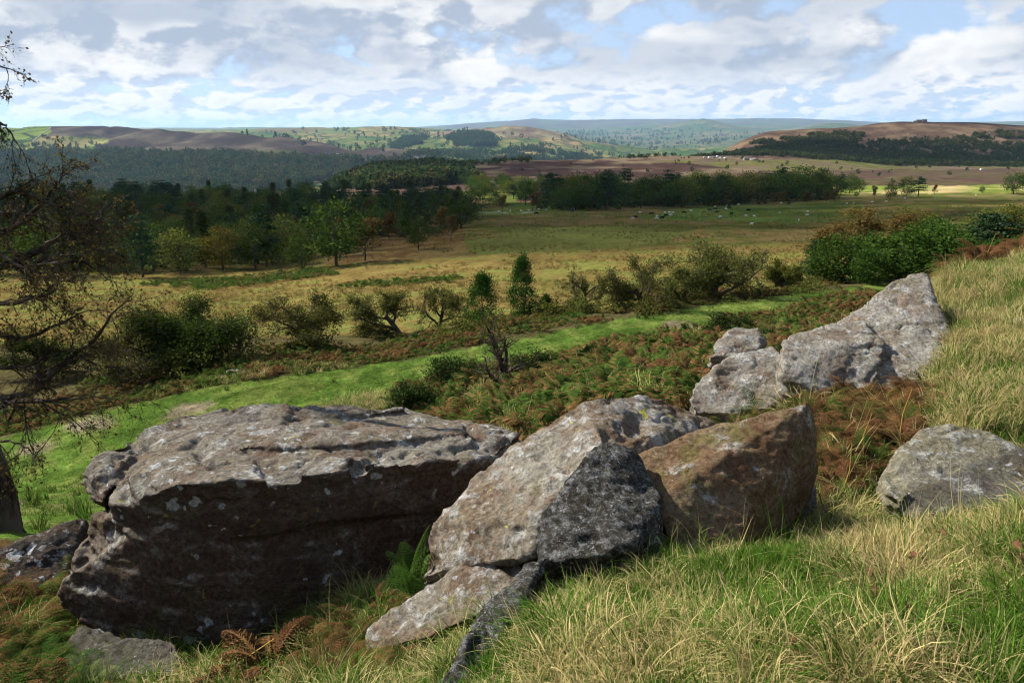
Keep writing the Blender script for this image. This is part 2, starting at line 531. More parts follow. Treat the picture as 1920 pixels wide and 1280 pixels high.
cover(pol([(1540, 364), (1960, 361), (1960, 372), (1540, 378)], 330, 620), (.16, .13, .05), OLIVE)
# moors
cover(pol([(780, 322), (1000, 302), (1300, 286), (1440, 288), (1440, 322), (1100, 338), (900, 342)], 500, 1300), HEATH, (.105, .078, .05))
cover(pol([(1440, 318), (1960, 312), (1960, 345), (1300, 345)], 500, 1250), (.088, .07, .036), HEATH)
cover(pol([(1200, 300), (1960, 298), (1960, 316), (1440, 320)], 800, 1500), (.11, .11, .035), HEATH2)
cover(pol([(1250, 285), (1420, 245), (1700, 226), (1960, 228), (1960, 275), (1440, 285)], 1250, 1900), (.078, .05, .036), (.105, .072, .046))
cover(pol([(80, 231), (300, 238), (480, 245), (800, 270), (800, 300), (600, 312), (420, 300), (190, 285), (195, 258), (90, 256)], 1900, 3600), (.048, .036, .032), (.08, .064, .046))
cover(pol([(-300, 225), (98, 230), (60, 300), (-300, 310)], 1900, 3600), (.11, .16, .04), FIELD, 1.0)
cover(pol([(62, 262), (195, 262), (195, 276), (110, 280), (55, 276)], 1900, 3600), (.20, .18, .075), (.17, .18, .065))
cover(YB(1850, 2800) & (PY > 282) & (PX < 560), (.045, .055, .02))
cover(pol([(440, 237), (700, 234), (640, 252), (420, 246)], 4000, 9000), TAN, FIELD)
cover(pol([(780, 250), (880, 232), (960, 230), (1050, 238), (1180, 280), (1080, 262), (960, 258), (850, 258)], 3600, 5600), (.14, .10, .065), (.17, .145, .075))
cover(GY > 15500, (.085, .062, .052), (.07, .075, .045))
cover(YB(6300, 15500) & (PX > 900), (.06, .085, .036), (.085, .078, .046), .6)
# paths and bare spots
wn = flat(2.2, 1.0, 1.1)
pm = pd < pw * (1 + .22 * wn)
cover(pm, G_PATH, G_PATH2)
lawn = (GY > 7) & (GY < 26) & (PX < 290 + 30 * wn) & (side < 2) & (PY < 1010)
cover(lawn & ~pm, G_PATH, (.075, .085, .025))
cover(YB(280, 420) & inpoly(PX, PY, [(893, 399.6), (1076, 398.8), (1076, 397.4), (893, 397.6)]), (.22, .22, .15))
BARE = [(355, 768, 1.0, .45), (165, 797, 1.1, .5), (1272, 608, 1.0, .8), (1485, 577, .9, .5), (60, 838, 1.0, .5)]
bareW = np.zeros(GX.shape)
for bx, by, sx, sy in BARE:
    q = gp(bx, by, 15)
    dd = np.hypot((GX - q.x) / sx, (GY - q.y) / (sy * 2))
    bareW = np.maximum(bareW, 1 - sst(dd + .5 * wn, .5, 1.0))
for y_, amp in ((2500, .5),):
    pass
nz1 = np.zeros(GX.shape)
for lam in (1.2, 6, 30, 150, 700):
    w = sst(lam / GY, .008, .02) * (1 - sst(lam / GY, .12, .4))
    nz1 += 1.25 * w * flat(lam, 1.6, lam, 3)
mixf = sst(nz1, -.25, .35)[..., None]
CC = C1 * (1 - mixf) + C2 * mixf
CC *= (1 + .28 * np.clip(nz1 * 1.2 + .5 * flat(45, 1.0, 7.7), -1, 1))[..., None]
CC = CC * (1 - bareW[..., None]) + bareW[..., None] * np.array((.16, .13, .085))
CC = np.clip(CC, .008, .6)

m_ground, q = material('land_cover')
geo = q.n('ShaderNodeNewGeometry').outputs['Position']
ca = q.n('ShaderNodeAttribute', attribute_name='cover').outputs['Color']
fa = q.n('ShaderNodeAttribute', attribute_name='fields').outputs['Fac']
sp = q.n('ShaderNodeSeparateXYZ', {0: geo})
dist = sp.outputs[1]
fine = q.noise(geo, 7.0, 5.0, .65)
mid = q.noise(geo, .9, 4.0, .6)
big = q.noise(geo, .035, 5.0, .6)
nearw = q.ss(dist, 30, 120, 1.0, 0.0)
midw = q.ss(dist, 120, 500, 1.0, 0.15)
f1 = q.m('MULTIPLY', q.m('SUBTRACT', fine, .5), q.m('MULTIPLY', nearw, 1.5))
f2 = q.m('MULTIPLY', q.m('SUBTRACT', mid, .5), q.m('MULTIPLY', midw, 1.7))
f3 = q.m('MULTIPLY', q.m('SUBTRACT', big, .5), 1.1)
val = q.m('ADD', 1.0, q.m('ADD', f1, q.m('ADD', f2, f3)))
# enclosed fields far off: each its own tint, hedges between
fv = q.n('ShaderNodeMapping', {'Vector': geo, 'Scale': (1 / 130, 1 / 210, 0), 'Rotation': (0, 0, .5)}).outputs[0]
fcol = q.voro(fv, 1.0, 'F1', .75, 'Color')
fsep = q.n('ShaderNodeSeparateColor', {0: fcol})
fedge = q.voro(fv, 1.0, 'DISTANCE_TO_EDGE', .75, 'Distance')
ftint = q.mix(fsep.outputs[0], (.62, .9, .55), (1.55, 1.25, 1.15))
ftint = q.mix(q.m('MULTIPLY', fa, .9), (1, 1, 1), ftint)
hedge = q.m('MULTIPLY', q.ss(q.m('ADD', fedge, q.m('MULTIPLY', q.m('SUBTRACT', q.noise(fv, 14, 2), .5), .06)), .025, .05, 1, 0), fa)
colr = q.mix(1.0, ca, ftint, 'MULTIPLY')
colr = q.mix(hedge, colr, (.035, .05, .02))
cv = q.n('ShaderNodeCombineXYZ', {0: val, 1: val, 2: val}).outputs[0]
colr = q.mix(1.0, colr, cv, 'MULTIPLY')
hgt = q.m('ADD', q.m('MULTIPLY', fine, q.m('MULTIPLY', nearw, .05)), q.m('MULTIPLY', mid, q.m('MULTIPLY', midw, .35)))
finish(m_ground, q, colr, .95, hgt, 1.0, spec=.05)

NAMES = ['hillside', 'grass_path', 'pasture', 'moor', 'far_hills']
zone = np.where(GY < 52, 0, np.where(GY < 520, 2, np.where(GY < 1850, 3, 4)))
zone = np.where(pm & (GY < 80), 1, zone)
idx = np.arange(NR * NC).reshape(NR, NC)
quads = np.stack([idx[:-1, :-1], idx[:-1, 1:], idx[1:, 1:], idx[1:, :-1]], -1).reshape(-1, 4)
fz = zone[:-1, :-1].ravel()
VV = np.stack([GX, GY, GZ], -1).reshape(-1, 3)
Ccol = np.concatenate([CC, np.ones(CC.shape[:2] + (1,))], -1).reshape(-1, 4)
FLf = FLD.ravel()
for zi, nm in enumerate(NAMES):
    qf = quads[fz == zi]
    used, inv = np.unique(qf, return_inverse=True)
    me = mesh_np(nm, VV[used], inv.reshape(-1, 4), m_ground, True, {'cover': ('FLOAT_COLOR', 'POINT', Ccol[used]), 'fields': ('FLOAT', 'POINT', FLf[used])})
    tag(obj(nm, me), kind='structure')

# the same hillside to the sides and rising behind the viewer
bx = np.concatenate([np.linspace(-90, -8, 24), np.linspace(-7, 7, 15), np.linspace(8, 90, 24)])
by = np.concatenate([np.linspace(-60, -6, 16), np.linspace(-5, .8, 12), np.linspace(1.6, 55, 30)])
BY, BX = np.meshgrid(by, bx, indexing='ij')
BZ = ground(BX.ravel(), np.maximum(BY, .81).ravel()).reshape(BX.shape)
BZ = np.where(BY < .8, BZ + (.8 - BY) * .24, BZ) - .04
ib = np.arange(BX.size).reshape(BX.shape)
bq = np.stack([ib[:-1, :-1], ib[:-1, 1:], ib[1:, 1:], ib[1:, :-1]], -1).reshape(-1, 4)
ax_ = np.abs(BX) / np.maximum(BY, .01)
keep = (ax_.ravel()[bq].min(1) > 1.3) | (BY.ravel()[bq].min(1) < .75)
bc = np.tile(np.array((.09, .09, .03, 1.0)), (BX.size, 1))
me = mesh_np('hillside', np.stack([BX, BY, BZ], -1).reshape(-1, 3), bq[keep], m_ground, True, {'cover': ('FLOAT_COLOR', 'POINT', bc), 'fields': ('FLOAT', 'POINT', np.zeros(BX.size))})
tag(obj('hillside', me), kind='structure')
# ------------------------------------------------------------------ rocks
def rock_material(name, base, warm, lichen=(.42, .42, .40), lich=.5, dark=.5, yellow=.15, scale=1.0, brown=.5, top=.6, spots=.0, moss=.25, steep=0.0, frill=False):
    m, q = material(name)
    geo = q.n('ShaderNodeNewGeometry')
    pos = geo.outputs['Position']
    nz = q.n('ShaderNodeSeparateXYZ', {0: geo.outputs['Normal']}).outputs[2]
    n_big = q.noise(pos, 2.2 * scale, 5, .6, .3)
    n_mid = q.noise(pos, 7 * scale, 6, .65, .2)
    n_fin = q.noise(pos, 34, 7, .75)
    c = q.mix(q.ss(n_big, .36, .62), base, warm)
    # rusty brown weathered skin
    c = q.mix(q.m('MULTIPLY', q.ss(q.noise(pos, 3.4 * scale, 5, .6, .6), .5 - .2 * brown + .04, .66), min(1, brown * 1.2)), c, (.125, .062, .036))
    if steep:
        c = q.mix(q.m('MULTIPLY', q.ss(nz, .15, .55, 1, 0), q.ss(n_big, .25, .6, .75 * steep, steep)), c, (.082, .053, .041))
    # greenish algae film
    c = q.mix(q.m('MULTIPLY', q.ss(q.noise(pos, 4.7 * scale, 4, .6), .52, .68), moss), c, (.14, .125, .045))
    # black speckled lichen
    dk = q.m('MULTIPLY', q.ss(q.noise(pos, 17 * scale, 6, .75), .53, .63), q.ss(q.noise(pos, 3.1 * scale, 4, .6), .40, .62))
    c = q.mix(q.m('MULTIPLY', dk, dark), c, (.028, .027, .026))
    # pale grey crust, most on top
    upw = q.ss(nz, -.1, .75, 1 - top, 1.0)
    cr = q.m('MULTIPLY', q.ss(q.noise(pos, 5.2 * scale, 7, .72, .4), .60 - .16 * lich, .68 - .12 * lich), q.ss(n_mid, .30, .56))
    cr = q.m('MULTIPLY', cr, upw)
    c = q.mix(q.m('MULTIPLY', cr, .85), c, q.mix(n_fin, tuple(x * .55 for x in lichen), tuple(min(.75, x * 1.35) for x in lichen)))
    # round crust colonies
    if spots > 0:
        wv = q.n('ShaderNodeVectorMath', {0: pos, 1: (0, 0, 0)}, operation='ADD')
        nv = q.n('ShaderNodeTexNoise', {'Vector': pos, 'Scale': 13.0, 'Detail': 4.0})
        sc = q.n('ShaderNodeVectorMath', {0: nv.outputs['Color'], 1: (.12, .12, .12)}, operation='MULTIPLY').outputs[0]
        q.t.links.new(sc, wv.inputs[1])
        for vs, lo, hi in ((6.5 * scale, .16, .33), (13 * scale, .14, .3)):
            vd = q.n('ShaderNodeTexVoronoi', {'Vector': wv.outputs[0], 'Scale': vs}, feature='F1')
            rs = q.n('ShaderNodeSeparateColor', {0: vd.outputs['Color']})
            clus = q.ss(q.noise(pos, 1.9, 2, .5), .42, .55)
            rad = q.m('MULTIPLY', q.ss(rs.outputs[0], .5, 1.0), q.m('MULTIPLY', clus, hi * spots * 1.25))
            sm = q.ss(q.m('SUBTRACT', vd.outputs['Distance'], rad), -.025, .02, 1, 0)
            sm = q.m('MULTIPLY', q.m('MULTIPLY', sm, q.ss(rs.outputs[0], .48, .54)), clus)
            c = q.mix(q.m('MULTIPLY', sm, .9), c, q.mix(n_fin, (.20, .21, .22), (.52, .54, .55)))
    # sulphur green lichen
    if yellow > 0:
        yl = q.ss(q.noise(pos, 8.5 * scale, 4, .6, .5), .665, .70)
        c = q.mix(q.m('MULTIPLY', yl, yellow * 3, clamp=True), c, (.36, .34, .07))
    c = q.mix(q.ss(n_fin, .33, .66), q.mix(1.0, c, (.48, .47, .46), 'MULTIPLY'), q.mix(1.0, c, (1.22, 1.22, 1.2), 'MULTIPLY'))
    pit = q.ss(q.noise(pos, 21, 5, .7), .60, .68)
    c = q.mix(q.m('MULTIPLY', pit, .55), c, (.05, .042, .034))
    lam = q.noise(q.n('ShaderNodeMapping', {'Vector': pos, 'Scale': (2.2, 2.2, 16)}).outputs[0], 1.0, 4, .6)
    h = q.m('ADD', q.m('MULTIPLY', n_mid, .06), q.m('ADD', q.m('MULTIPLY', n_fin, .036), q.m('MULTIPLY', lam, .02)))
    if frill:
        fr = q.noise(pos, 42, 6, .8, 1.5)
        c = q.mix(q.ss(fr, .52, .6), q.mix(1.0, c, (.5, .5, .5), 'MULTIPLY'), c)
        c = q.mix(q.m('MULTIPLY', q.ss(fr, .56, .66), .85), c, (.5, .5, .5))
        h = q.m('MULTIPLY_ADD', fr, .05, h)
    h = q.m('ADD', h, q.m('MULTIPLY', cr, .006))
    return finish(m, q, c, .92, h, 1.0, spec=.12, bump_str=.85)


ROCKS = []


def voxel_rock(name, hulls, voxel, mat, amp=.05, bed=.03, seed=0.0, smooth=6, tilt=(0, 0), pits=.0, label=None, group=None, freq=1.0, front=0.0, crack=.012):
    bm = bmesh.new()
    for h in hulls:
        vs = [bm.verts.new(P(*p)) for p in h]
        r = bmesh.ops.convex_hull(bm, input=vs)
        junk = {g for g in list(r['geom_interior']) + list(r['geom_unused']) if isinstance(g, bmesh.types.BMVert)}
        for g in junk:
            if g.is_valid: bm.verts.remove(g)
    bmesh.ops.recalc_face_normals(bm, faces=bm.faces)
    me = bpy.data.meshes.new(name)
    bm.to_mesh(me); bm.free()
    o = bpy.data.objects.new(name, me)
    COL.objects.link(o)
    md = o.modifiers.new('r', 'REMESH'); md.mode = 'VOXEL'; md.voxel_size = voxel
    if smooth:
        ms = o.modifiers.new('s', 'SMOOTH'); ms.iterations = smooth; ms.factor = .5
    dg = bpy.context.evaluated_depsgraph_get()
    me2 = bpy.data.meshes.new_from_object(o.evaluated_get(dg))
    o.modifiers.clear()
    o.data = me2
    bpy.data.meshes.remove(me)
    me2.name = name
    n = len(me2.vertices)
    co = np.empty(n * 3, np.float32); me2.vertices.foreach_get('co', co); co = co.reshape(-1, 3).astype(float)
    no = np.empty(n * 3, np.float32); me2.vertices.foreach_get('normal', no); no = no.reshape(-1, 3).astype(float)
    x, y, z = co.T
    f = freq
    big = fbm(x * 1.6 * f + seed, y * 1.6 * f, z * 2.2 * f, 3)
    midn = fbm(x * 4.5 * f + seed, y * 4.5 * f + 9, z * 6 * f, 4, .55)
    zb = z + tilt[0] * x + tilt[1] * y + .07 * fbm(x * 1.3 + seed, y * 1.3, z * 1.3, 3)
    beds = fbm(x * .8, y * .8 + seed, zb * 13, 3, .6)
    beds = np.tanh(beds * 2.2)
    finen = fbm(x * 19 * f, y * 19 * f + seed, z * 26 * f, 3, .6)
    side = 1 - np.abs(no[:, 2]) * .45
    d = amp * (.95 * big + .30 * midn) + bed * beds * side + .16 * amp * finen
    if pits:
        pt = fbm(x * 2.6 + 40, y * 2.0 + seed, z * 5.5, 3)
        d -= pits * sst(pt, .22, .5)
    rg = np.abs(fbm(x * 1.5 * f + seed, y * 1.5 * f, z * 3.2 * f + 4, 3, .5))
    d -= crack * (1 - sst(rg, .0, .045))
    d *= 1 - front * sst(-no[:, 1], .35, .75) * sst(-no[:, 2], -.5, -.2)
    co += no * d[:, None]
    me2.vertices.foreach_set('co', co.astype(np.float32).ravel())
    me2.polygons.foreach_set('use_smooth', np.ones(len(me2.polygons), bool))
    me2.update()
    me2.materials.clear(); me2.materials.append(mat)
    # origin to the base centre
    cen = Vector((float(x.mean()), float(y.mean()), float(z.min())))
    me2.transform(Matrix.Translation(-cen)); o.location = cen
    ROCKS.append(o)
    tag(o, label, 'boulder', group)
    return o


def ring(pts, dz, dY=0.0):
    return [(p[0], p[1], p[2] + dY, dz) if len(p) == 3 else (p[0], p[1], p[2] + dY, p[3] + dz) for p in pts]


GRIT = (.215, .20, .17); GREY = (.24, .23, .205); WARM = (.155, .105, .065)
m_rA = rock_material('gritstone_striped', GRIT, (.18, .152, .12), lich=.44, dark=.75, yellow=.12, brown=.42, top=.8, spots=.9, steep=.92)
m_rB = rock_material('gritstone_lichened', (.265, .245, .205), (.19, .15, .105), lich=.68, dark=.45, yellow=.4, brown=.55, top=.4, spots=.6)
m_rBk = rock_material('gritstone_black_lichen', (.19, .18, .16), (.10, .094, .082), lichen=(.46, .47, .47), lich=.8, dark=.6, yellow=.0, brown=.2, top=.05, scale=4.0, frill=True)
m_rC = rock_material('gritstone_brown', (.225, .18, .115), (.17, .112, .065), lich=.22, dark=.45, yellow=.08, brown=.62, top=.3, spots=.25, moss=.7)
m_rH = rock_material('gritstone_pale', (.28, .265, .235), (.23, .205, .165), lich=.6, dark=.45, yellow=.10, brown=.45, top=.4)
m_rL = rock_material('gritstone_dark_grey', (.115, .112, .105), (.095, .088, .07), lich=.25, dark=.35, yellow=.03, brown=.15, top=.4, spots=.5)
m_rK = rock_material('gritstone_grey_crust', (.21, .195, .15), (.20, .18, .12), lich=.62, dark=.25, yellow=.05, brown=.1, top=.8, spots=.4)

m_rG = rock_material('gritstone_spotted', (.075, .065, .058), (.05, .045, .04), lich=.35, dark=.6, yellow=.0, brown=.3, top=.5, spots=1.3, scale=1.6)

# A: the great slab on the left
rim = [(205, 950, 4.58), (265, 948, 4.45), (340, 918, 4.42), (450, 925, 4.42), (560, 900, 4.5), (680, 888, 4.62), (860, 878, 4.95), (940, 852, 5.2), (978, 810, 5.65)]
back = [(880, 787, 6.1), (750, 768, 6.35), (600, 754, 6.4), (450, 764, 6.25), (330, 777, 6.0), (250, 815, 5.5)]
up = rim + back + ring(rim, -.30, .04) + ring(back, -.5) + [(600, 830, 5.3, .05), (450, 825, 5.3, .04)]
low = [(168, 968, 4.78), (255, 988, 4.5), (112, 1085, 4.64), (110, 1128, 4.66), (140, 1160, 4.6), (200, 1200, 4.48), (300, 1216, 4.43), (430, 1205, 4.43), (560, 1178, 4.57), (760, 1108, 4.92), (860, 1045, 5.15),
       (345, 945, 4.5), (560, 920, 4.58), (860, 895, 5.02), (300, 1000, 4.42)] + ring(back, -.55) + ring(back, -1.2)
corner = [(154, 908, 4.97), (152, 888, 4.98), (175, 858, 5.12), (238, 822, 5.45), (258, 832, 5.3), (212, 902, 4.83), (193, 944, 4.72), (168, 936, 4.78), (200, 900, 5.2, -.25), (240, 860, 5.4, -.28)]
lip = [(262, 935, 4.42), (330, 905, 4.38), (420, 905, 4.36), (500, 900, 4.4), (480, 870, 4.65), (330, 870, 4.7), (240, 905, 4.62), (300, 930, 4.55, -.12), (480, 915, 4.5, -.08)]
lip2 = [(560, 890, 4.46), (660, 872, 4.58), (668, 902, 4.58), (560, 912, 4.5), (600, 850, 4.9), (660, 850, 4.95), (600, 900, 4.7, -.1)]
lip3 = [(685, 872, 4.6), (760, 870, 4.72), (860, 862, 4.93), (845, 890, 4.95), (760, 905, 4.8), (690, 905, 4.63), (700, 845, 5.0), (820, 845, 5.2)]
ridge1 = [(330, 790, 5.85), (470, 776, 6.0, .05), (640, 770, 6.1, .06), (760, 778, 6.1, .05), (640, 788, 5.85, .05), (450, 795, 5.7, .04)]
ridge2 = [(440, 848, 5.0, .05), (560, 830, 5.25, .07), (720, 815, 5.55, .06), (860, 808, 5.75, .06), (940, 815, 5.6, .04), (800, 830, 5.35, .05), (600, 850, 5.0, .05)]
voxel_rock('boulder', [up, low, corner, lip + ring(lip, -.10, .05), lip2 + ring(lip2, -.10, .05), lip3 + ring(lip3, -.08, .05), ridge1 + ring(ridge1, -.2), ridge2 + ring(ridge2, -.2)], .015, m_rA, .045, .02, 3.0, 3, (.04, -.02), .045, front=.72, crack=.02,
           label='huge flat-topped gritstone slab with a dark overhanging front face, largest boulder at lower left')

# B: peaked lichened boulder and its black-lichened shoulder
Bm = [(1092, 745, 4.62), (1130, 738, 4.7), (1200, 742, 4.85), (1262, 757, 4.95), (1345, 792, 5.0), (1062, 778, 4.5), (1035, 803, 4.45), (930, 862, 4.35), (888, 893, 4.3), (840, 940, 4.15), (806, 980, 4.05), (797, 1015, 4.0), (790, 1085, 3.85),
      (870, 1060, 3.75), (1000, 1040, 3.6), (1130, 835, 4.02), (1010, 965, 3.72), (1190, 850, 4.15), (1300, 900, 4.4)]
voxel_rock('boulder', [Bm + ring([(1092, 745, 4.62), (1262, 757, 5.2), (930, 862, 4.6), (806, 980, 4.2)], -.75, .25)], .016, m_rB, .045, .012, 11.0, 4, (.3, 0), .03,
           label='pointed grey boulder with white and yellow lichen between the huge slab and the brown boulder')
Bf = [(1130, 832, 3.98), (1095, 865, 3.85), (1010, 965, 3.62), (1002, 1060, 3.42), (1100, 1048, 3.35), (1190, 1020, 3.4), (1238, 1000, 3.55), (1242, 925, 3.75), (1200, 862, 4.0), (1160, 838, 4.05)]
voxel_rock('boulder', [Bf + ring(Bf, -.3, .25)], .014, m_rBk, .04, .008, 21.0, 4, (.3, 0), .02,
           label='boulder shoulder crusted with frilly black and white lichen in front of the pointed grey boulder')

# C: brown wedge
Cf = [(1193, 852, 4.14), (1300, 806, 4.26), (1390, 786, 4.34), (1480, 760, 4.34), (1522, 748, 4.33), (1240, 935, 3.8), (1246, 1000, 3.68), (1290, 1048, 3.6), (1370, 1035, 3.66), (1425, 985, 3.85), (1452, 962, 3.95), (1470, 910, 4.03), (1524, 850, 4.22), (1530, 790, 4.34)]
Cb = [(1530, 885, 4.5), (1520, 935, 4.45), (1530, 775, 4.5), (1440, 800, 4.75, -.12), (1250, 850, 4.55, -.15), (1480, 985, 4.2), (1290, 1048, 4.1, -.3), (1440, 975, 4.5, -.3)]
voxel_rock('boulder', [Cf + Cb], .014, m_rC, .024, .006, 31.0, 2, (.2, .1), .01, crack=.006,
           label='smooth brown wedge-shaped boulder with a raised pointed right end')
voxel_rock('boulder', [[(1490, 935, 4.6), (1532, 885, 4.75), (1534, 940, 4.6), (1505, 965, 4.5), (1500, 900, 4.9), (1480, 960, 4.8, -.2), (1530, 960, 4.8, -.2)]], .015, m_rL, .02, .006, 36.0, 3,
           label='small dark rock in the shade at the right end of the brown wedge boulder')

# D, E: rocks in the grass in front
Df = [(688, 1178, 3.62), (770, 1128, 3.72), (862, 1052, 3.78), (900, 1037, 3.8), (950, 1040, 3.8), (982, 1062, 3.7), (972, 1090, 3.55), (900, 1150, 3.42), (800, 1195, 3.4), (684, 1222, 3.5)]
voxel_rock('boulder', [Df + ring(Df, -.3, .2)], .013, m_rB, .03, .008, 41.0, 4, (.3, 0), .02,
           label='low grey-brown rock with a pale lichen disc, half sunk in grass below the pointed boulder')
Ef = [(1022, 1050, 3.38), (985, 1056, 3.4), (930, 1122, 3.12), (880, 1192, 2.85), (832, 1262, 2.62), (800, 1310, 2.5), (1012, 1092, 3.3), (962, 1155, 3.02), (925, 1215, 2.8), (880, 1290, 2.55), (860, 1330, 2.45)]
voxel_rock('boulder', [ring(Ef, .0) + ring(Ef, -.35, .1)], .011, m_rBk, .05, .008, 47.0, 1, pits=.03,
           label='narrow black-lichened rock edge running diagonally through the foreground grass')
# F, G: beside and under the great slab
Ff = [(105, 1290, 4.0), (122, 1240, 4.15), (152, 1195, 4.35), (210, 1222, 4.3), (330, 1228, 4.2), (350, 1260, 4.05), (310, 1310, 3.85), (150, 1320, 3.8)]
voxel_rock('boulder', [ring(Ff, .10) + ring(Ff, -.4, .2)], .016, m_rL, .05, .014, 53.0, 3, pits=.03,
           label='brown rock wedged under the left end of the huge slab at the bottom edge')
Gf = [(-60, 1075, 5.4), (0, 1030, 5.65), (60, 1002, 5.85), (120, 980, 6.0), (158, 976, 6.1), (150, 1010, 5.9), (118, 1085, 5.5), (60, 1110, 5.3), (0, 1120, 5.2)]
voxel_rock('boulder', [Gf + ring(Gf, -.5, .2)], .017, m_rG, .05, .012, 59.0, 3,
           label='dark rock spotted with pale lichen left of the huge slab beside the tree trunk')

# H: big pale boulder on the right, I and J below it
H1 = [(1463, 662, 8.0), (1470, 637, 8.25), (1500, 621, 8.5), (1560, 606, 8.7), (1620, 600, 8.75), (1660, 640, 8.2), (1640, 720, 7.7), (1600, 752, 7.5), (1540, 752, 7.6), (1490, 718, 7.75), (1466, 692, 7.85)]
H2 = [(1560, 612, 8.9), (1622, 572, 9.1), (1660, 537, 9.35), (1700, 516, 9.5), (1735, 515, 9.5), (1748, 560, 9.2), (1756, 620, 8.7), (1792, 652, 8.3), (1775, 695, 7.9), (1722, 762, 7.4), (1690, 768, 7.38), (1650, 740, 7.6), (1630, 690, 8.0)]
voxel_rock('boulder', [H1 + ring(H1, -.6, .5), H2 + ring(H2, -.7, .8)], .024, m_rH, .055, .012, 61.0, 3, (.25, .1), .02, freq=.7, crack=.03,
           label='big pale grey two-humped boulder sloping up to the grassy knoll at right')
If = [(1290, 748, 8.4), (1302, 720, 8.6), (1342, 686, 8.85), (1382, 662, 9.05), (1450, 648, 9.2), (1478, 690, 8.8), (1492, 725, 8.5), (1450, 765, 8.25), (1370, 775, 8.2), (1302, 775, 8.25)]
voxel_rock('boulder', [If + ring(If, -.5, .5)], .024, m_rH, .05, .014, 67.0, 3, pits=.02, freq=.8,
           label='grey-brown boulder sunk in bracken left of the big pale boulder')
Jf = [(1330, 668, 10.4), (1346, 632, 10.7), (1380, 613, 11.0), (1420, 616, 11.0), (1436, 636, 10.8), (1424, 655, 10.5), (1380, 672, 10.3)]
voxel_rock('boulder', [Jf + ring(Jf, -.5, .5)], .028, m_rH, .06, .02, 71.0, 3, pits=.03,
           label='small round-topped pale rock beside the dark gorse bush')
# K, L, M at the right edge
Kf = [(1645, 892, 4.85), (1680, 842, 5.15), (1730, 797, 5.4), (1780, 792, 5.45), (1840, 806, 5.4), (1902, 832, 5.3), (1930, 850, 5.2), (1800, 890, 4.85), (1722, 930, 4.6), (1690, 940, 4.55), (1660, 922, 4.65)]
voxel_rock('boulder', [Kf + ring(Kf, -.35, .25)], .016, m_rK, .03, .008, 73.0, 4, pits=.015,
           label='grey boulder with pale crusty lichen along its top, under the grassy knoll at right')
Lf = [(1678, 980, 4.0), (1692, 946, 4.12), (1762, 910, 4.3), (1840, 872, 4.55), (1920, 849, 4.7), (2010, 850, 4.75), (2060, 900, 4.5), (2000, 945, 4.15), (1850, 968, 3.95), (1740, 988, 3.92)]
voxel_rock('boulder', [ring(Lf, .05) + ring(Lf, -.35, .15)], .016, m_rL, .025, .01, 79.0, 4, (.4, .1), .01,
           label='smooth dark grey boulder behind the foreground grass at the right edge')
Mf = [(1888, 612, 8.5), (1900, 598, 8.7), (1940, 594, 8.8), (1970, 620, 8.5), (1940, 640, 8.25), (1895, 632, 8.3)]
voxel_rock('boulder', [Mf + ring(Mf, -.3, .3)], .025, m_rK, .04, .01, 83.0, 3,
           label='small pale rock poking out of the grassy knoll at the right edge')
# flat stones beside the path
for (cx, cy, w, lab) in ((442, 700, 26, 'flat pale stone beside the green path near the left hawthorns'), (418, 706, 14, 'small grey stone next to the flat stone beside the path'), (1500, 582, 16, 'low pale stone on the edge of the path beside the bracken'), (1340, 640, 9, 'tiny pale stone in the bracken below the path'), (40, 945, 12, 'pale stone in the grass behind the tree trunk')):
    g = gp(cx, cy, 15 if cy < 900 else 8)
    s = w / FPX * g.y
    hp = [(cx - w, cy + 2, g.y), (cx - w * .5, cy - w * .22, g.y + s * .6, .04), (cx + w * .6, cy - w * .25, g.y + s * .6, .06), (cx + w, cy, g.y), (cx + w * .3, cy + w * .2, g.y - s * .5), (cx - w * .6, cy + w * .2, g.y - s * .4)]
    voxel_rock('flat_stone', [hp + ring(hp, -.25)], max(.025, s / 14), m_rH, .04 * min(1, s * 2), .005, cx * .37, 2, label=lab)['category'] = 'stone'

bpy.context.view_layer.update()
_vs, _fs, _o = [], [], 0
for o in ROCKS:
    n = len(o.data.vertices); a = np.empty(n * 3, np.float32); o.data.vertices.foreach_get('co', a)
    _vs.append(a.reshape(-1, 3) + np.array(o.location)); _fs += [[j + _o for j in p.vertices] for p in o.data.polygons]; _o += n
ROCK_BVH = BVHTree.FromPolygons([tuple(v) for v in np.concatenate(_vs)], _fs)


def under_rock(x, y, z, clear=.0):
    h = ROCK_BVH.ray_cast(Vector((x, y, z + 6)), Vector((0, 0, -1)), 6.0 - clear)
    return h[0] is not None
# ------------------------------------------------------------------ plant materials
def leaf_material(name, greens, dry=None, transl=.35, attr=None, rough=.6, objvar=.35):
    """greens: (dark, light) leaf colours; dry: (brown, straw); attr: instance attribute that mixes towards dry"""
    m, q = material(name)
    lr = q.n('ShaderNodeAttribute', attribute_name='leaf').outputs['Fac']
    rnd = q.n('ShaderNodeObjectInfo').outputs['Random']
    c = q.mix(lr, greens[0], greens[1])
    if dry:
        dc = q.mix(lr, dry[0], dry[1])
        a = q.n('ShaderNodeAttribute', attribute_name=attr or 'dry', attribute_type='INSTANCER').outputs['Fac']
        mixv = q.ss(q.m('ADD', a, q.m('MULTIPLY_ADD', lr, .9, -.45)), .35, .65)
        c = q.mix(mixv, c, dc)
    hsv = q.n('ShaderNodeHueSaturation', {'Color': c, 'Hue': q.m('MULTIPLY_ADD', rnd, .06 * objvar, .5 - .03 * objvar), 'Saturation': 1.0, 'Value': q.m('MULTIPLY_ADD', rnd, objvar, 1 - objvar / 2)})
    return finish(m, q, hsv.outputs[0], rough, transl=transl, spec=.25)


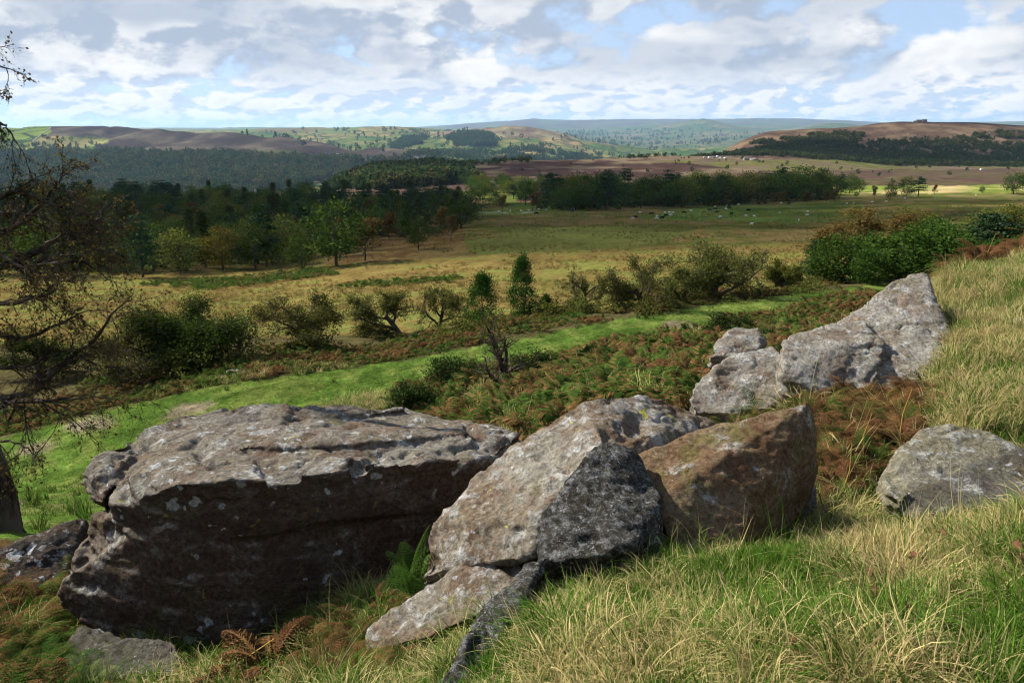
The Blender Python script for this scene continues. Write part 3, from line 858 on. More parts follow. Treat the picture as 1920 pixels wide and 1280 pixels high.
def bark_material(name, a, b, scale=6.0):
    m, q = material(name)
    pos = q.n('ShaderNodeTexCoord').outputs['Object']
    mp = q.n('ShaderNodeMapping', {'Vector': pos, 'Scale': (1, 1, .35)}).outputs[0]
    nz = q.noise(mp, scale, 6, .65)
    return finish(m, q, q.mix(q.ss(nz, .35, .65), a, b), .9, nz, .04, spec=.1)


m_grass = leaf_material('grass_blades', ((.04, .10, .010), (.13, .22, .03)), ((.24, .18, .065), (.54, .44, .205)), .4)
m_turf = leaf_material('turf_blades', ((.04, .084, .012), (.10, .16, .028)), ((.15, .12, .045), (.28, .23, .10)), .35)
m_rush = leaf_material('moor_grass', ((.055, .065, .016), (.11, .10, .026)), ((.125, .08, .024), (.25, .175, .062)), .35)
m_bracken = leaf_material('bracken', ((.028, .062, .012), (.075, .125, .022)), ((.075, .036, .017), (.20, .105, .045)), .35)
m_gorse = leaf_material('gorse', ((.018, .032, .010), (.045, .07, .018)), None, .15)
m_stem = plain('bracken_stem', (.30, .20, .05), var=.35, scale=9)
m_bark = bark_material('bark_grey', (.035, .028, .02), (.11, .09, .065), 9)
m_bark_b = bark_material('birch_bark', (.022, .018, .015), (.10, .082, .065), 8)
m_dead = bark_material('dead_wood', (.018, .014, .011), (.075, .055, .042), 14)


# ------------------------------------------------------------------ plant geometry
def blades(n, h0, h1, w, spread, bend, rs, segs=4, lean=.35):
    """n curved grass blades as one array pair with a leaf attribute"""
    V, Fq, Ft, A = [], [], [], []
    for b in range(n):
        h = rs.uniform(h0, h1); a = rs.uniform(0, 6.283); r = spread * math.sqrt(rs.rand())
        bx, by_ = r * math.cos(a), r * math.sin(a)
        da = a + rs.normal() * .9
        ln = abs(rs.normal()) * lean + .05; bd = bend * rs.uniform(.3, 1.3)
        dxy = np.array((math.cos(da), math.sin(da)))
        sd = np.array((-dxy[1], dxy[0]))
        tw = rs.uniform(-.7, .7)
        sd = sd * math.cos(tw) + dxy * math.sin(tw)
        o = len(V); c = rs.rand()
        ang = ln; px_, pz_ = 0.0, 0.0
        for s in range(segs + 1):
            t = s / segs
            ww = w * (1 - t ** 1.6) * rs.uniform(.85, 1.15)
            ctr = np.array((bx, by_)) + dxy * px_
            if s < segs:
                V.append((ctr[0] - sd[0] * ww / 2, ctr[1] - sd[1] * ww / 2, pz_)); V.append((ctr[0] + sd[0] * ww / 2, ctr[1] + sd[1] * ww / 2, pz_))
                A += [c, c]
            else:
                V.append((ctr[0], ctr[1], pz_)); A.append(c)
            px_ += h / segs * math.sin(ang); pz_ += h / segs * math.cos(ang)
            ang += bd / segs * (1 + t)
        for s in range(segs - 1):
            Fq.append((o + 2 * s, o + 2 * s + 1, o + 2 * s + 3, o + 2 * s + 2))
        Ft.append((o + 2 * segs - 2, o + 2 * segs - 1, o + 2 * segs))
    return np.array(V), [np.array(Fq), np.array(Ft)], np.array(A)


def frond(L, droop, rs, pairs=16, fine=False, curl=0.0, up=1.15):
    """a bracken frond: arching stalk with tapering pinnae; fine adds the leaflets of each pinna"""
    V, F, A = [], [], []
    pts = []; p = np.zeros(3); ang = up
    n = 24
    for i in range(n + 1):
        pts.append(p.copy())
        p = p + np.array((math.cos(ang), 0, math.sin(ang))) * L / n
        ang -= droop / n * (0.4 + 1.6 * i / n)
    pts = np.array(pts)
    tg = np.gradient(pts, axis=0); tg /= np.linalg.norm(tg, axis=1)[:, None]
    Y_ = np.array((0, 1.0, 0))
    # stalk
    w = .006 * L / .8
    for i in range(0, n, 3):
        o = len(V); j = min(n, i + 3)
        w0, w1 = w * (1 - i / n * .8), w * (1 - j / n * .8)
        nr = np.cross(tg[i], Y_)
        for P0, ww in ((pts[i], w0), (pts[j], w1)):
            for sv in (Y_ * ww, -Y_ * ww, nr * ww):
                V.append(P0 + sv)
        A += [.5] * 6
        F += [(o, o + 1, o + 4, o + 3), (o + 1, o + 2, o + 5, o + 4), (o + 2, o, o + 3, o + 5)]
    st = .28
    for kk in range(pairs):
        t = st + (1 - st) * (kk + .5) / pairs
        fi = t * n; i = int(min(n - 1, fi))
        c0 = pts[i] + (pts[i + 1] - pts[i]) * (fi - i)
        tt = tg[i]
        u_ = (t - st) / (1 - st)
        ln = L * .30 * (1 - u_) ** .75 * min(1, .45 + u_ * 4) * rs.uniform(.85, 1.12)
        if ln < .012: continue
        wd = ln * (.26 if not fine else .055)
        nr = np.cross(tt, Y_)
        for sgn in (-1, 1):
            d = Y_ * sgn * .86 + tt * .5
            d = d / np.linalg.norm(d)
            cr = rs.rand()
            sag = -nr * (ln * (.25 + curl * rs.rand()))
            if not fine:
                o = len(V)
                s2 = np.cross(d, nr)
                m_ = c0 + d * ln * .45 + sag * .25
                V += [c0, m_ + s2 * wd / 2, c0 + d * ln + sag, m_ - s2 * wd / 2]
                A += [cr] * 4
                F.append((o, o + 1, o + 2, o + 3))
            else:
                s2 = np.cross(d, nr)
                m2 = max(4, int(ln / .024))
                m2 = min(m2, 13)
                for jj in range(m2):
                    v_ = (jj + .5) / m2
                    cc = c0 + d * ln * v_ + sag * v_ * v_
                    ll = ln * .22 * (1 - v_) ** .7 + .004
                    for sg in (-1, 1):
                        o = len(V)
                        e_ = s2 * sg * .9 + d * .45
                        e_ = e_ / np.linalg.norm(e_)
                        ww = ln / m2 * .48
                        V += [cc - d * ww, cc + e_ * ll * .6 - d * ww * .8 + nr * .1 * ll, cc + e_ * ll - nr * ll * curl, cc + e_ * ll * .55 + d * ww * .9]
                        A += [cr * .6 + .4 * rs.rand()] * 4
                        F.append((o, o + 1, o + 2, o + 3))
    return np.array(V), np.array(F), np.array(A)


def merge(parts):
    V, F, A, o = [], [], [], 0
    for v_, f_, a_ in parts:
        V.append(v_); F.append(f_ + o); A.append(a_); o += len(v_)
    return np.concatenate(V), np.concatenate(F), np.concatenate(A)


def rotz(v_, a, scl=1.0, off=(0, 0, 0)):
    c, s = math.cos(a), math.sin(a)
    return np.stack([v_[:, 0] * c - v_[:, 1] * s, v_[:, 0] * s + v_[:, 1] * c, v_[:, 2]], 1) * scl + np.array(off)


def bracken_plant(rs, n, L, fine=False, pairs=11, dead=0.0):
    ps = []
    for i in range(n):
        v_, f_, a_ = frond(L * rs.uniform(.6, 1.1), rs.uniform(.9, 2.0) + dead, rs, pairs, fine, dead * .8, rs.uniform(.8, 1.4))
        ps.append((rotz(v_, 6.283 * i / n + rs.normal() * .5, 1, (rs.normal() * .08, rs.normal() * .08, 0)), f_, a_))
    return merge(ps)


def source(name, V, F, A, mat):
    me = mesh_np(name, V, F, mat, False, {'leaf': ('FLOAT', 'POINT', A)})
    return bpy.data.objects.new(name, me)


def scatter(name, pts, rot, scl, kind_idx, dry, sources, label, cat):
    """one 'stuff' object: geometry nodes put the sources on points"""
    n = len(pts)
    me = bpy.data.meshes.new(name)
    me.vertices.add(n)
    me.vertices.foreach_set('co', np.asarray(pts, np.float32).ravel())
    for an, ty, key, data in (('rot', 'FLOAT_VECTOR', 'vector', rot), ('scl', 'FLOAT', 'value', scl), ('kid', 'INT', 'value', kind_idx), ('dry', 'FLOAT', 'value', dry)):
        at = me.attributes.new(an, ty, 'POINT')
        at.data.foreach_set(key, np.asarray(data).astype(np.int32 if ty == 'INT' else np.float32).ravel())
    o = obj(name, me)
    ng = bpy.data.node_groups.new(name, 'GeometryNodeTree')
    ng.interface.new_socket('Geometry', in_out='INPUT', socket_type='NodeSocketGeometry')
    ng.interface.new_socket('Geometry', in_out='OUTPUT', socket_type='NodeSocketGeometry')
    q = NT(ng)
    gi = q.n('NodeGroupInput'); go = q.n('NodeGroupOutput'); join = q.n('GeometryNodeJoinGeometry')
    na = lambda nm, ty: q.n('GeometryNodeInputNamedAttribute', {'Name': nm}, data_type=ty).outputs[0]
    er = q.n('FunctionNodeEulerToRotation', {0: na('rot', 'FLOAT_VECTOR')}).outputs[0]
    for i, so in enumerate(sources):
        oi = q.n('GeometryNodeObjectInfo')
        oi.inputs['Object'].default_value = so
        oi.inputs['As Instance'].default_value = True
        cmp = q.n('FunctionNodeCompare', data_type='INT', operation='EQUAL')
        ng.links.new(na('kid', 'INT'), cmp.inputs[2]); cmp.inputs[3].default_value = i
        ip = q.n('GeometryNodeInstanceOnPoints')
        ng.links.new(gi.outputs[0], ip.inputs['Points']); ng.links.new(cmp.outputs[0], ip.inputs['Selection'])
        ng.links.new(oi.outputs['Geometry'], ip.inputs['Instance']); ng.links.new(er, ip.inputs['Rotation'])
        ng.links.new(na('scl', 'FLOAT'), ip.inputs['Scale'])
        ng.links.new(ip.outputs[0], join.inputs[0])
    ng.links.new(join.outputs[0], go.inputs[0])
    md = o.modifiers.new('scatter', 'NODES'); md.node_group = ng
    return tag(o, label, cat, kind='stuff')


def spread(n, xr, yr, fan=None, test=None, seed=0):
    """random ground points; fan = (a0, a1) limits X / Y"""
    rs = np.random.RandomState(seed)
    Y = rs.uniform(yr[0] ** 1.0, yr[1], n * 1)
    if fan:
        Y = np.sqrt(rs.uniform(yr[0] ** 2, yr[1] ** 2, n))
        X = rs.uniform(fan[0], fan[1], n) * Y
    else:
        X = rs.uniform(xr[0], xr[1], n)
    Z = ground(X, Y)
    px_, py_ = proj(X, Y, Z)
    kk = np.ones(n, bool)
    if test is not None:
        kk = test(X, Y, Z, px_, py_)
    return np.stack([X, Y, Z], 1)[kk], px_[kk], py_[kk]


def clear_of_rocks(pts, c=.03):
    return np.array([not under_rock(*p, c) for p in pts], bool)


def nearpath(X, Y, f=1.0):
    d, _, w = path_dist(X, Y)
    return d < w * f


below = lambda X, Y: Y - (pc[0][1] + (X - pc[0][0]) * .756)
# ------------------------------------------------------------------ foreground grass
rs = np.random.RandomState(21)
TUFT = []
for i in range(3):
    v_, f_, a_ = blades(24, .045, .11, .0052, .055, .9, rs); TUFT.append(source('green_tuft', v_, f_, a_, m_grass))
for i in range(4):
    v_, f_, a_ = blades(26, .09, .20, .0046, .06, 1.6, rs, 5, .5); TUFT.append(source('straw_tuft', v_, f_, a_, m_grass))
v_, f_, a_ = blades(5, .28, .5, .003, .04, .7, rs, 5, .25); TUFT.append(source('seed_stalks', v_, f_, a_, m_grass))
for i in range(3):
    v_, f_, a_ = blades(130, .16, .32, .0048, .10, 1.9, rs, 6, .8); TUFT.append(source('tussock', v_, f_, a_, m_grass))


def grass(name, pts, px_, py_, label, seed, long_bias=0.0, size=.9, dry_bias=0.0):
    rs = np.random.RandomState(seed)
    n = len(pts)
    x, y, z = pts.T
    pat = fbm(x * 1.5 + 3, y * 1.5, z * 0, 3) * 1.3 + long_bias
    lng = rs.rand(n) < sst(pat, -.45, .45)
    kid = np.where(lng, 3 + rs.randint(0, 4, n), rs.randint(0, 3, n))
    kid = np.where(rs.rand(n) < .006, 7, kid)
    tus = rs.rand(n) < .055 * sst(fbm(x * 1.2 + 11, y * 1.2, z * 0, 2), -.3, .3)
    kid = np.where(tus, 8 + rs.randint(0, 3, n), kid)
    dry = np.where(lng, .46, .12) + .38 * fbm(x * 2.3 + 40, y * 2.3, z * 0, 3) + rs.normal(size=n) * .16 + dry_bias + .12 * sst(px_, 1350, 1650)
    lean = fbm(x * 1.1 - 9, y * 1.1, z * 0, 2)
    rot = np.stack([.35 * lean + rs.normal(size=n) * .22, .25 + rs.normal(size=n) * .22, rs.uniform(0, 6.283, n)], 1)
    rot[:, 2] = np.where(lng, 2.6 + 1.2 * fbm(x * .9, y * .9 + 7, z * 0, 2) * 2 + rs.normal(size=n) * .5, rot[:, 2])
    scl = size * rs.uniform(.7, 1.3, n)
    return scatter(name, pts - np.array((0, 0, .01)), rot, scl, kid, dry, TUFT, label, 'grass')


t_bank = lambda X, Y, Z, a, b: (a > 520) & (b > 880) & (a < 2300)
pts, px_, py_ = spread(21000, (-1.6, 4.2), (1.35, 4.7), None, t_bank, 31)
edge = (px_ > 1010 + (1065 - py_) * .92 - 60) | (py_ > 1130)
low = px_ < 1000 - (py_ - 1065) * .9
kk = clear_of_rocks(pts, .02) & ~(low & (rs.rand(len(pts)) < .45))
grass('grass', pts[kk], px_[kk], py_[kk], 'thick green and straw-coloured grass covering the foreground bank', 33, .05)

t_kn = lambda X, Y, Z, a, b: (((a > 1735) & (b < 830)) | ((a > 1540) & (b > 780))) & (a < 2500) & (X > 1.3)
pts, px_, py_ = spread(16000, (1.6, 11.5), (4.6, 14.0), None, t_kn, 41)
kk = clear_of_rocks(pts, .02)
grass('grass', pts[kk], px_[kk], py_[kk], 'pale tufted grass on the knoll above the right-hand boulders', 43, .12, 1.3, .0)

t_ll = lambda X, Y, Z, a, b: (a < 960) & (b > 1000)
pts, px_, py_ = spread(2300, (-4.2, 0.2), (2.6, 5.4), None, t_ll, 51)
kk = clear_of_rocks(pts, .02)
grass('grass', pts[kk], px_[kk], py_[kk], 'sparse grass in the shade below the huge slab', 53, -.1, 1.05, -.12)

# turf among the boulders of the hillside and along the path verges
t_h = lambda X, Y, Z, a, b: (b < 1010) & ~nearpath(X, Y, 1.0) & (a > 290) & (fbm(X * .35, Y * .35, X * 0, 3) > -.12)
pts, px_, py_ = spread(12000, None, (5.5, 34), (-.85, .5), t_h, 61)
kk = clear_of_rocks(pts, .02)
grass('grass', pts[kk], px_[kk], py_[kk], 'rough grass growing between the boulders and the path', 63, .1, 2.0, .05)
t_p = lambda X, Y, Z, a, b: nearpath(X, Y, 1.06) | ((a < 300) & (Y < 26) & (b < 1012) & (below(X, Y) < 2))
pts, px_, py_ = spread(42000, None, (7, 58), (-.9, .45), t_p, 71)
PTUFT = []
for i in range(2):
    v_, f_, a_ = blades(16, .02, .05, .008, .09, .8, rs, 2); PTUFT.append(source('turf_tuft', v_, f_, a_, m_turf))
n = len(pts)
PTUFT.append(source('rush_tuft', *blades(40, .10, .28, .012, .07, .5, rs, 3, .3), m_turf))
kidp = rs.randint(0, 2, n)
_d, _, _w = path_dist(pts[:, 0], pts[:, 1])
kidp = np.where(rs.rand(n) < .035 * sst(_d / _w, .55, 1.0) + .002, 2, kidp)
scatter('grass', pts, np.stack([rs.normal(size=n) * .2, rs.normal(size=n) * .2, rs.uniform(0, 6.28, n)], 1), rs.uniform(.8, 1.8, n), kidp, .10 + .3 * fbm(pts[:, 0] * .8, pts[:, 1] * .8, pts[:, 2] * 0, 3), PTUFT, 'short bright green turf of the mown path', 'grass')

# ------------------------------------------------------------------ moor grass on the pasture
RUSH = []
for i in range(3):
    v_, f_, a_ = blades(34, .22, .55, .016, .20, .9, rs, 3, .4); RUSH.append(source('moor_tussock', v_, f_, a_, m_rush))


def rough(n, yr, fan, seed, size, thr):
    t = lambda X, Y, Z, a, b: ~nearpath(X, Y, 1.25) & (fbm(X * .06, Y * .04, X * 0, 3) > thr) & (Y - (pc[0][1] + (X - pc[0][0]) * .756) > 4)
    pts, a, b = spread(n, None, yr, fan, t, seed)
    m = len(pts)
    dry = .62 + .5 * fbm(pts[:, 0] * .05 + 5, pts[:, 1] * .035, pts[:, 2] * 0, 3) - .25 * sst(pts[:, 1], 110, 190)
    return pts, np.stack([rs.normal(size=m) * .12, rs.normal(size=m) * .12, rs.uniform(0, 6.28, m)], 1), size * rs.uniform(.6, 1.25, m), rs.randint(0, 3, m), dry


aa = [rough(9000, (44, 110), (-.85, .8), 81, .85, -.15), rough(13000, (110, 320), (-.75, .75), 82, 1.1, -.02)]
scatter('moor_grass', *[np.concatenate([x[i] for x in aa]) for i in range(5)], RUSH, 'ochre tussocky moor grass over the valley pasture', 'grass')

# ------------------------------------------------------------------ bracken
BRK = []
for i in range(4):
    BRK.append(source('bracken_plant', *bracken_plant(rs, 6, .85, False, 13, (.0, .2, .5, .9)[i]), m_bracken))
BRKF = []
for i in range(4):
    BRKF.append(source('bracken_plant', *bracken_plant(rs, 4, .75, True, 12, (.0, .3, .7, 1.1)[i]), m_bracken))


def bracken(name, n, yr, fan, test, seed, label, src, size=1.0, dryb=.5):
    rs = np.random.RandomState(seed)
    pts, a, b = spread(n, None, yr, fan, test, seed)
    kk = clear_of_rocks(pts, .05) if yr[0] < 20 else np.ones(len(pts), bool)
    pts = pts[kk]; m = len(pts)
    dry = dryb + .75 * fbm(pts[:, 0] * .45, pts[:, 1] * .45, pts[:, 2] * 0, 3) + rs.normal(size=m) * .16
    rot = np.stack([rs.normal(size=m) * .18, rs.normal(size=m) * .18, rs.uniform(0, 6.28, m)], 1)
    return scatter(name, pts, rot, size * rs.uniform(.55, 1.15, m), rs.randint(0, len(src), m), dry, src, label, 'bracken')


SL = [(690, 800), (760, 735), (840, 690), (950, 672), (1080, 640), (1300, 625), (1400, 590), (1560, 545), (1660, 515), (1700, 520), (1560, 640), (1470, 700), (1480, 800), (1200, 900), (900, 960), (720, 960)]
bracken('bracken', 5200, (8, 46), (-.25, .5), lambda X, Y, Z, a, b: inpoly(a, b, SL) & ~nearpath(X, Y, 1.12), 91, 'rust and green bracken on the slope between the boulders and the path', BRK, .98, .42)
bracken('bracken', 420, (5.3, 11), (.0, .62), lambda X, Y, Z, a, b: (b > 600) & (a > 1000) & (a < 1735) & (b < 900), 93, 'brown bracken round the pale boulders', BRKF, .5, .62)
below = lambda X, Y: Y - (pc[0][1] + (X - pc[0][0]) * .756)
pd_ = lambda X, Y: path_dist(X, Y)
def t_strip(X, Y, Z, a, b):
    d, _, w = path_dist(X, Y)
    return (below(X, Y) > 0) & (d > w * 1.1) & (d < w + 8 + 4 * fbm(X * .2, Y * .2, X * 0, 2)) & ((fbm(X * .3, Y * .3, X * 0 + 4, 3) > -.18) | (a < 950))
bracken('bracken', 21000, (19, 66), (-.95, .42), t_strip, 95, 'green and russet bracken strip beyond the path below the hawthorns', BRK, .8, .42)
t_v = lambda X, Y, Z, a, b: inpoly(a, b, [(260, 535), (600, 505), (640, 515), (400, 545)]) | inpoly(a, b, [(640, 535), (860, 520), (840, 530), (650, 545)]) | (inpoly(a, b, [(560, 640), (700, 600), (700, 620), (560, 660)]))
bracken('bracken', 9000, (60, 170), (-.6, .0), t_v, 97, 'grey-green bracken patch at the edge of the wood', BRK, 1.4, .0)
t_kb = lambda X, Y, Z, a, b: (Y > 12.4 + .1 * X)
bracken('bracken', 900, (12.5, 22), (.40, .85), t_kb, 99, 'dry orange bracken behind the crest of the grassy knoll', BRKF, .8, .95)
bracken('bracken', 1500, (5.0, 8), (.3, .62), lambda X, Y, Z, a, b: (b > 735) & (a > 1530) & (a < 1730) & (b < 900), 94, 'rusty bracken in the gap between the brown wedge and the pale boulders', BRKF, .55, .72)
t_bl = lambda X, Y, Z, a, b: (a < 125) & (b > 1040)
bracken('bracken', 1000, (3.0, 6.2), (-1.05, -.45), t_bl, 101, 'green and brown bracken at the lower left corner beside the huge slab', BRKF, .5, .55)
t_bh = lambda X, Y, Z, a, b: (a > 330) & (a < 780) & (b > 1150)
bracken('bracken', 330, (3.0, 4.8), (-.3, -.08), t_bh, 102, 'withered bracken in the shade in front of the huge slab', BRKF, .35, .9)
# ------------------------------------------------------------------ trees
class Tree:
    def __init__(self, seed):
        self.rs = np.random.RandomState(seed)
        self.poly = {}                      # (npts, sides) -> [(pts, radii)]
        self.leaf = []                      # (centres, size)

    def add(self, pts, rad, sides):
        self.poly.setdefault((len(pts), sides), []).append((pts, rad))

    def branch(self, p, d, L, r, lvl, prm):
        """prm[lvl]: dict(n, seg, wob, trop, kids, ratio, ang, r1, sides, leaves, start)"""
        rs = self.rs; pr = prm[lvl]; seg = pr['seg']
        p = np.array(p, float); d = np.array(d, float); d /= np.linalg.norm(d)
        pts = [p.copy()]; dirs = [d.copy()]
        for s in range(seg):
            d = d + rs.normal(size=3) * pr['wob'] + np.array((0, 0, pr['trop']))
            d /= np.linalg.norm(d)
            p = p + d * L / seg
            pts.append(p.copy()); dirs.append(d.copy())
        pts = np.array(pts); dirs = np.array(dirs)
        rad = r * (1 - (1 - pr.get('taper', .25)) * np.linspace(0, 1, seg + 1))
        self.add(pts, rad, pr['sides'])
        if pr.get('leaves'):
            m = pr['leaves']
            t = rs.uniform(.15, 1.05, m) * seg
            i = np.clip(t.astype(int), 0, seg - 1)
            c = pts[i] + (pts[i + 1] - pts[i]) * (t - i)[:, None] + rs.normal(size=(m, 3)) * pr.get('lspread', .04)
            self.leaf.append(c)
        if lvl + 1 < len(prm):
            nk = pr['kids']
            nk = nk if isinstance(nk, int) else rs.randint(nk[0], nk[1] + 1)
            st = pr.get('start', .25)
            for kd in range(nk):
                t = (st + (1 - st) * (kd + rs.rand()) / nk) * seg
                i = int(min(seg - 1, t))
                q0 = pts[i] + (pts[i + 1] - pts[i]) * (t - i)
                dd = dirs[i]
                ax = rs.normal(size=3); ax -= dd * ax.dot(dd); ax /= np.linalg.norm(ax) + 1e-9
                an = pr['ang'] * rs.uniform(.6, 1.3)
                nd = dd * math.cos(an) + ax * math.sin(an)
                self.branch(q0, nd, L * pr['ratio'] * rs.uniform(.6, 1.15) * (1 - .45 * t / seg), max(rad[i] * pr.get('rr', .55), pr.get('rmin', .003)), lvl + 1, prm)

    def wood(self, name, mat, parent):
        V, F, o = [], [], 0
        for (n, s), L in self.poly.items():
            A = np.stack([l[0] for l in L]); Rr = np.stack([l[1] for l in L])
            tg = np.gradient(A, axis=1); tg /= np.linalg.norm(tg, axis=2, keepdims=True) + 1e-9
            ref = np.zeros_like(tg); ref[..., 0] = 1
            par = np.abs(tg[..., 0]) > .9
            ref[par] = (0, 1, 0)
            a = np.cross(tg, ref); a /= np.linalg.norm(a, axis=2, keepdims=True) + 1e-9
            b_ = np.cross(tg, a)
            th = np.arange(s) * 2 * math.pi / s
            ringv = A[:, :, None, :] + Rr[:, :, None, None] * (a[:, :, None, :] * np.cos(th)[None, None, :, None] + b_[:, :, None, :] * np.sin(th)[None, None, :, None])
            B = len(L)
            ii = np.arange(B * n * s).reshape(B, n, s) + o
            i0 = ii[:, :-1]; i1 = ii[:, 1:]
            F.append(np.stack([i0, np.roll(i0, -1, 2), np.roll(i1, -1, 2), i1], -1).reshape(-1, 4))
            V.append(ringv.reshape(-1, 3)); o += B * n * s
        me = mesh_np(name, np.concatenate(V), np.concatenate(F), mat, True)
        return obj(name, me, parent)

    def crown(self, name, mat, parent, size, up=.5, aspect=.62, jit=.4, extra=None):
        c = np.concatenate(self.leaf)
        return leaf_cards(name, c, size, mat, parent, self.rs, up, aspect, jit)


def leaf_cards(name, c, size, mat, parent, rs, up=.5, aspect=.62, jit=.4, do_link=True):
    m = len(c)
    nrm = rs.normal(size=(m, 3)) + np.array((0, 0, up)); nrm /= np.linalg.norm(nrm, axis=1)[:, None]
    d = rs.normal(size=(m, 3)); d -= nrm * (d * nrm).sum(1)[:, None]; d /= np.linalg.norm(d, axis=1)[:, None]
    s2 = np.cross(nrm, d)
    L = (size * rs.uniform(1 - jit, 1 + jit, m))[:, None]
    V = np.stack([c - d * L * .5, c + s2 * L * aspect * .5 + nrm * L * .08, c + d * L * .5, c - s2 * L * aspect * .5 + nrm * L * .08], 1).reshape(-1, 3)
    F = np.arange(4 * m).reshape(m, 4)
    A = np.repeat(rs.rand(m), 4)
    me = mesh_np(name, V, F, mat, False, {'leaf': ('FLOAT', 'POINT', A)})
    return obj(name, me, parent, do_link)


m_lf_haw = leaf_material('hawthorn_leaves', ((.045, .058, .013), (.12, .125, .028)), None, .3)
m_lf_haw2 = leaf_material('hawthorn_leaves_dark', ((.018, .034, .007), (.05, .07, .014)), None, .25)
m_lf_holly = leaf_material('holly_leaves', ((.012, .035, .006), (.04, .085, .014)), None, .15, rough=.4)
m_lf_birch = leaf_material('birch_leaves', ((.03, .022, .010), (.115, .085, .018)), None, .4)
m_lf_syc = leaf_material('sycamore_leaves', ((.022, .052, .009), (.065, .115, .02)), None, .35)
m_lf_brown = leaf_material('autumn_leaves', ((.07, .045, .016), (.16, .105, .032)), None, .35)
m_lf_olive = leaf_material('olive_leaves', ((.05, .07, .014), (.15, .155, .032)), None, .35)
m_lf_pine = leaf_material('pine_needles', ((.014, .036, .015), (.05, .085, .036)), None, .15)
m_lf_oak = leaf_material('oak_leaves', ((.024, .050, .010), (.075, .112, .022)), None, .3)
m_lf_gold = leaf_material('gold_leaves', ((.07, .06, .010), (.19, .145, .022)), None, .35)
m_lf_larch = leaf_material('larch_needles', ((.028, .040, .010), (.075, .085, .022)), None, .25)

HAW = [dict(seg=3, wob=.12, trop=.03, kids=(6, 8), ratio=1.75, ang=.85, sides=7, rr=.62, start=.25, taper=.6),
       dict(seg=5, wob=.22, trop=.03, kids=(7, 9), ratio=.60, ang=.85, sides=5, rr=.5, start=.15),
       dict(seg=4, wob=.24, trop=.0, kids=(6, 8), ratio=.62, ang=.85, sides=4, rr=.5, start=.15),
       dict(seg=3, wob=.22, trop=.0, kids=(3, 4), ratio=.62, ang=.8, sides=3, rr=.6, start=.1, leaves=3, lspread=.05, rmin=.004),
       dict(seg=2, wob=.2, trop=-.02, kids=0, ratio=.5, ang=.6, sides=3, leaves=4, lspread=.05, taper=.4)]


def hawthorn(name, label, seed, px, py, h_px, lean=(0, 0), leaf=1.0, mat=None, width=1.0, Yat=None, thin=0, group=None, cat='tree', ymin=12, r0=.030):
    g = gp(px, py, ymin) if Yat is None else Vector((P(px, py, Yat).x, Yat, float(ground(P(px, py, Yat).x, Yat)[0])))
    H = h_px / FPX * g.y
    t = Tree(seed)
    prm = [dict(p) for p in HAW]
    for kx in (3, 4):
        prm[kx]['leaves'] = int(round(prm[kx]['leaves'] * leaf * 1.7))
        prm[kx]['lspread'] = .035 * H / 3
    if thin:
        prm = prm[:5 - thin + 1]
        prm[-1]['kids'] = 0
    t.branch((0, 0, -.1), (lean[0], lean[1], 1), .34, r0, 0, prm)
    zmax = max(l[0][:, 2].max() for L in t.poly.values() for l in L)
    xs = np.concatenate([l[0][:, 0] for L in t.poly.values() for l in L])
    sc = H / zmax
    root = empty(name, g, 0, (sc * width, sc * width, sc))
    t.wood('trunk', m_bark, root)
    if leaf > 0:
        t.crown('crown', mat or m_lf_haw, root, .075 / sc * max(1, g.y / 42), .5, .7)
    return tag(root, label, cat, group)


GH = 'thorn trees along the far side of the path'
hawthorn('hawthorn_tree', 'broad dense dark green hawthorn, nearest the lower path at left', 201, 352, 697, 140, (0, 0), 2.0, m_lf_haw2, 1.35, group=GH)
hawthorn('dead_thorn_tree', 'thin bare dead thorn right of the broad dark hawthorn', 202, 452, 672, 88, (.1, 0), 0, None, .7, thin=1, group=GH)
hawthorn('hawthorn_tree', 'rounded hawthorn with sparse olive leaves right of the thin dead thorn', 203, 583, 656, 108, (-.05, 0), 1.0, None, 1.3, group=GH)
hawthorn('hawthorn_tree', 'windswept hawthorn with a thick leaning dark trunk left of the hollies', 204, 762, 628, 84, (-.55, 0), 1.0, None, 1.25, group=GH)
hawthorn('hawthorn_tree', 'small thin hawthorn just left of the two hollies', 205, 820, 612, 70, (.2, 0), .7, None, .9, group=GH)
hawthorn('hawthorn_tree', 'bare-branched upright thorn right of the tall holly', 206, 1098, 574, 78, (0, 0), .35, None, .75, group=GH)
hawthorn('hawthorn_tree', 'spreading olive hawthorn with dark trunk in the middle of the row', 207, 1212, 577, 104, (0, 0), 1.0, None, 1.1, group=GH)
hawthorn('hawthorn_tree', 'tallest grey-green hawthorn at the right end of the row', 208, 1335, 558, 104, (.1, 0), 1.1, None, 1.2, group=GH)
hawthorn('hawthorn_tree', 'low hawthorn between the spreading one and the tallest one', 209, 1275, 566, 78, (.2, 0), 1.0, None, 1.2, group=GH)
hawthorn('hawthorn_bush', 'low olive bush left of the spreading hawthorn', 210, 1165, 572, 36, (0, 0), 1.3, None, 1.5, group=GH, cat='bush')
hawthorn('hawthorn_bush', 'small feathery green bush standing alone beside the right end of the path', 211, 1468, 545, 54, (0, 0), 1.3, m_lf_olive, 1.0, group=GH, cat='bush')
hawthorn('hawthorn_tree', 'dim olive thorn behind the birch twigs at left', 212, 210, 722, 122, (.2, 0), .9, None, 1.25, group=GH)
hawthorn('hawthorn_tree', 'dark thorn half hidden by the birch at the left edge', 213, 70, 712, 100, (0, 0), .9, m_lf_haw2, 1.4, group=GH)
hawthorn('dead_thorn_tree', 'forked black dead thorn standing in the bracken below the path', 214, 945, 735, 165, (0, 0), 0, None, .7, thin=2, r0=.042)


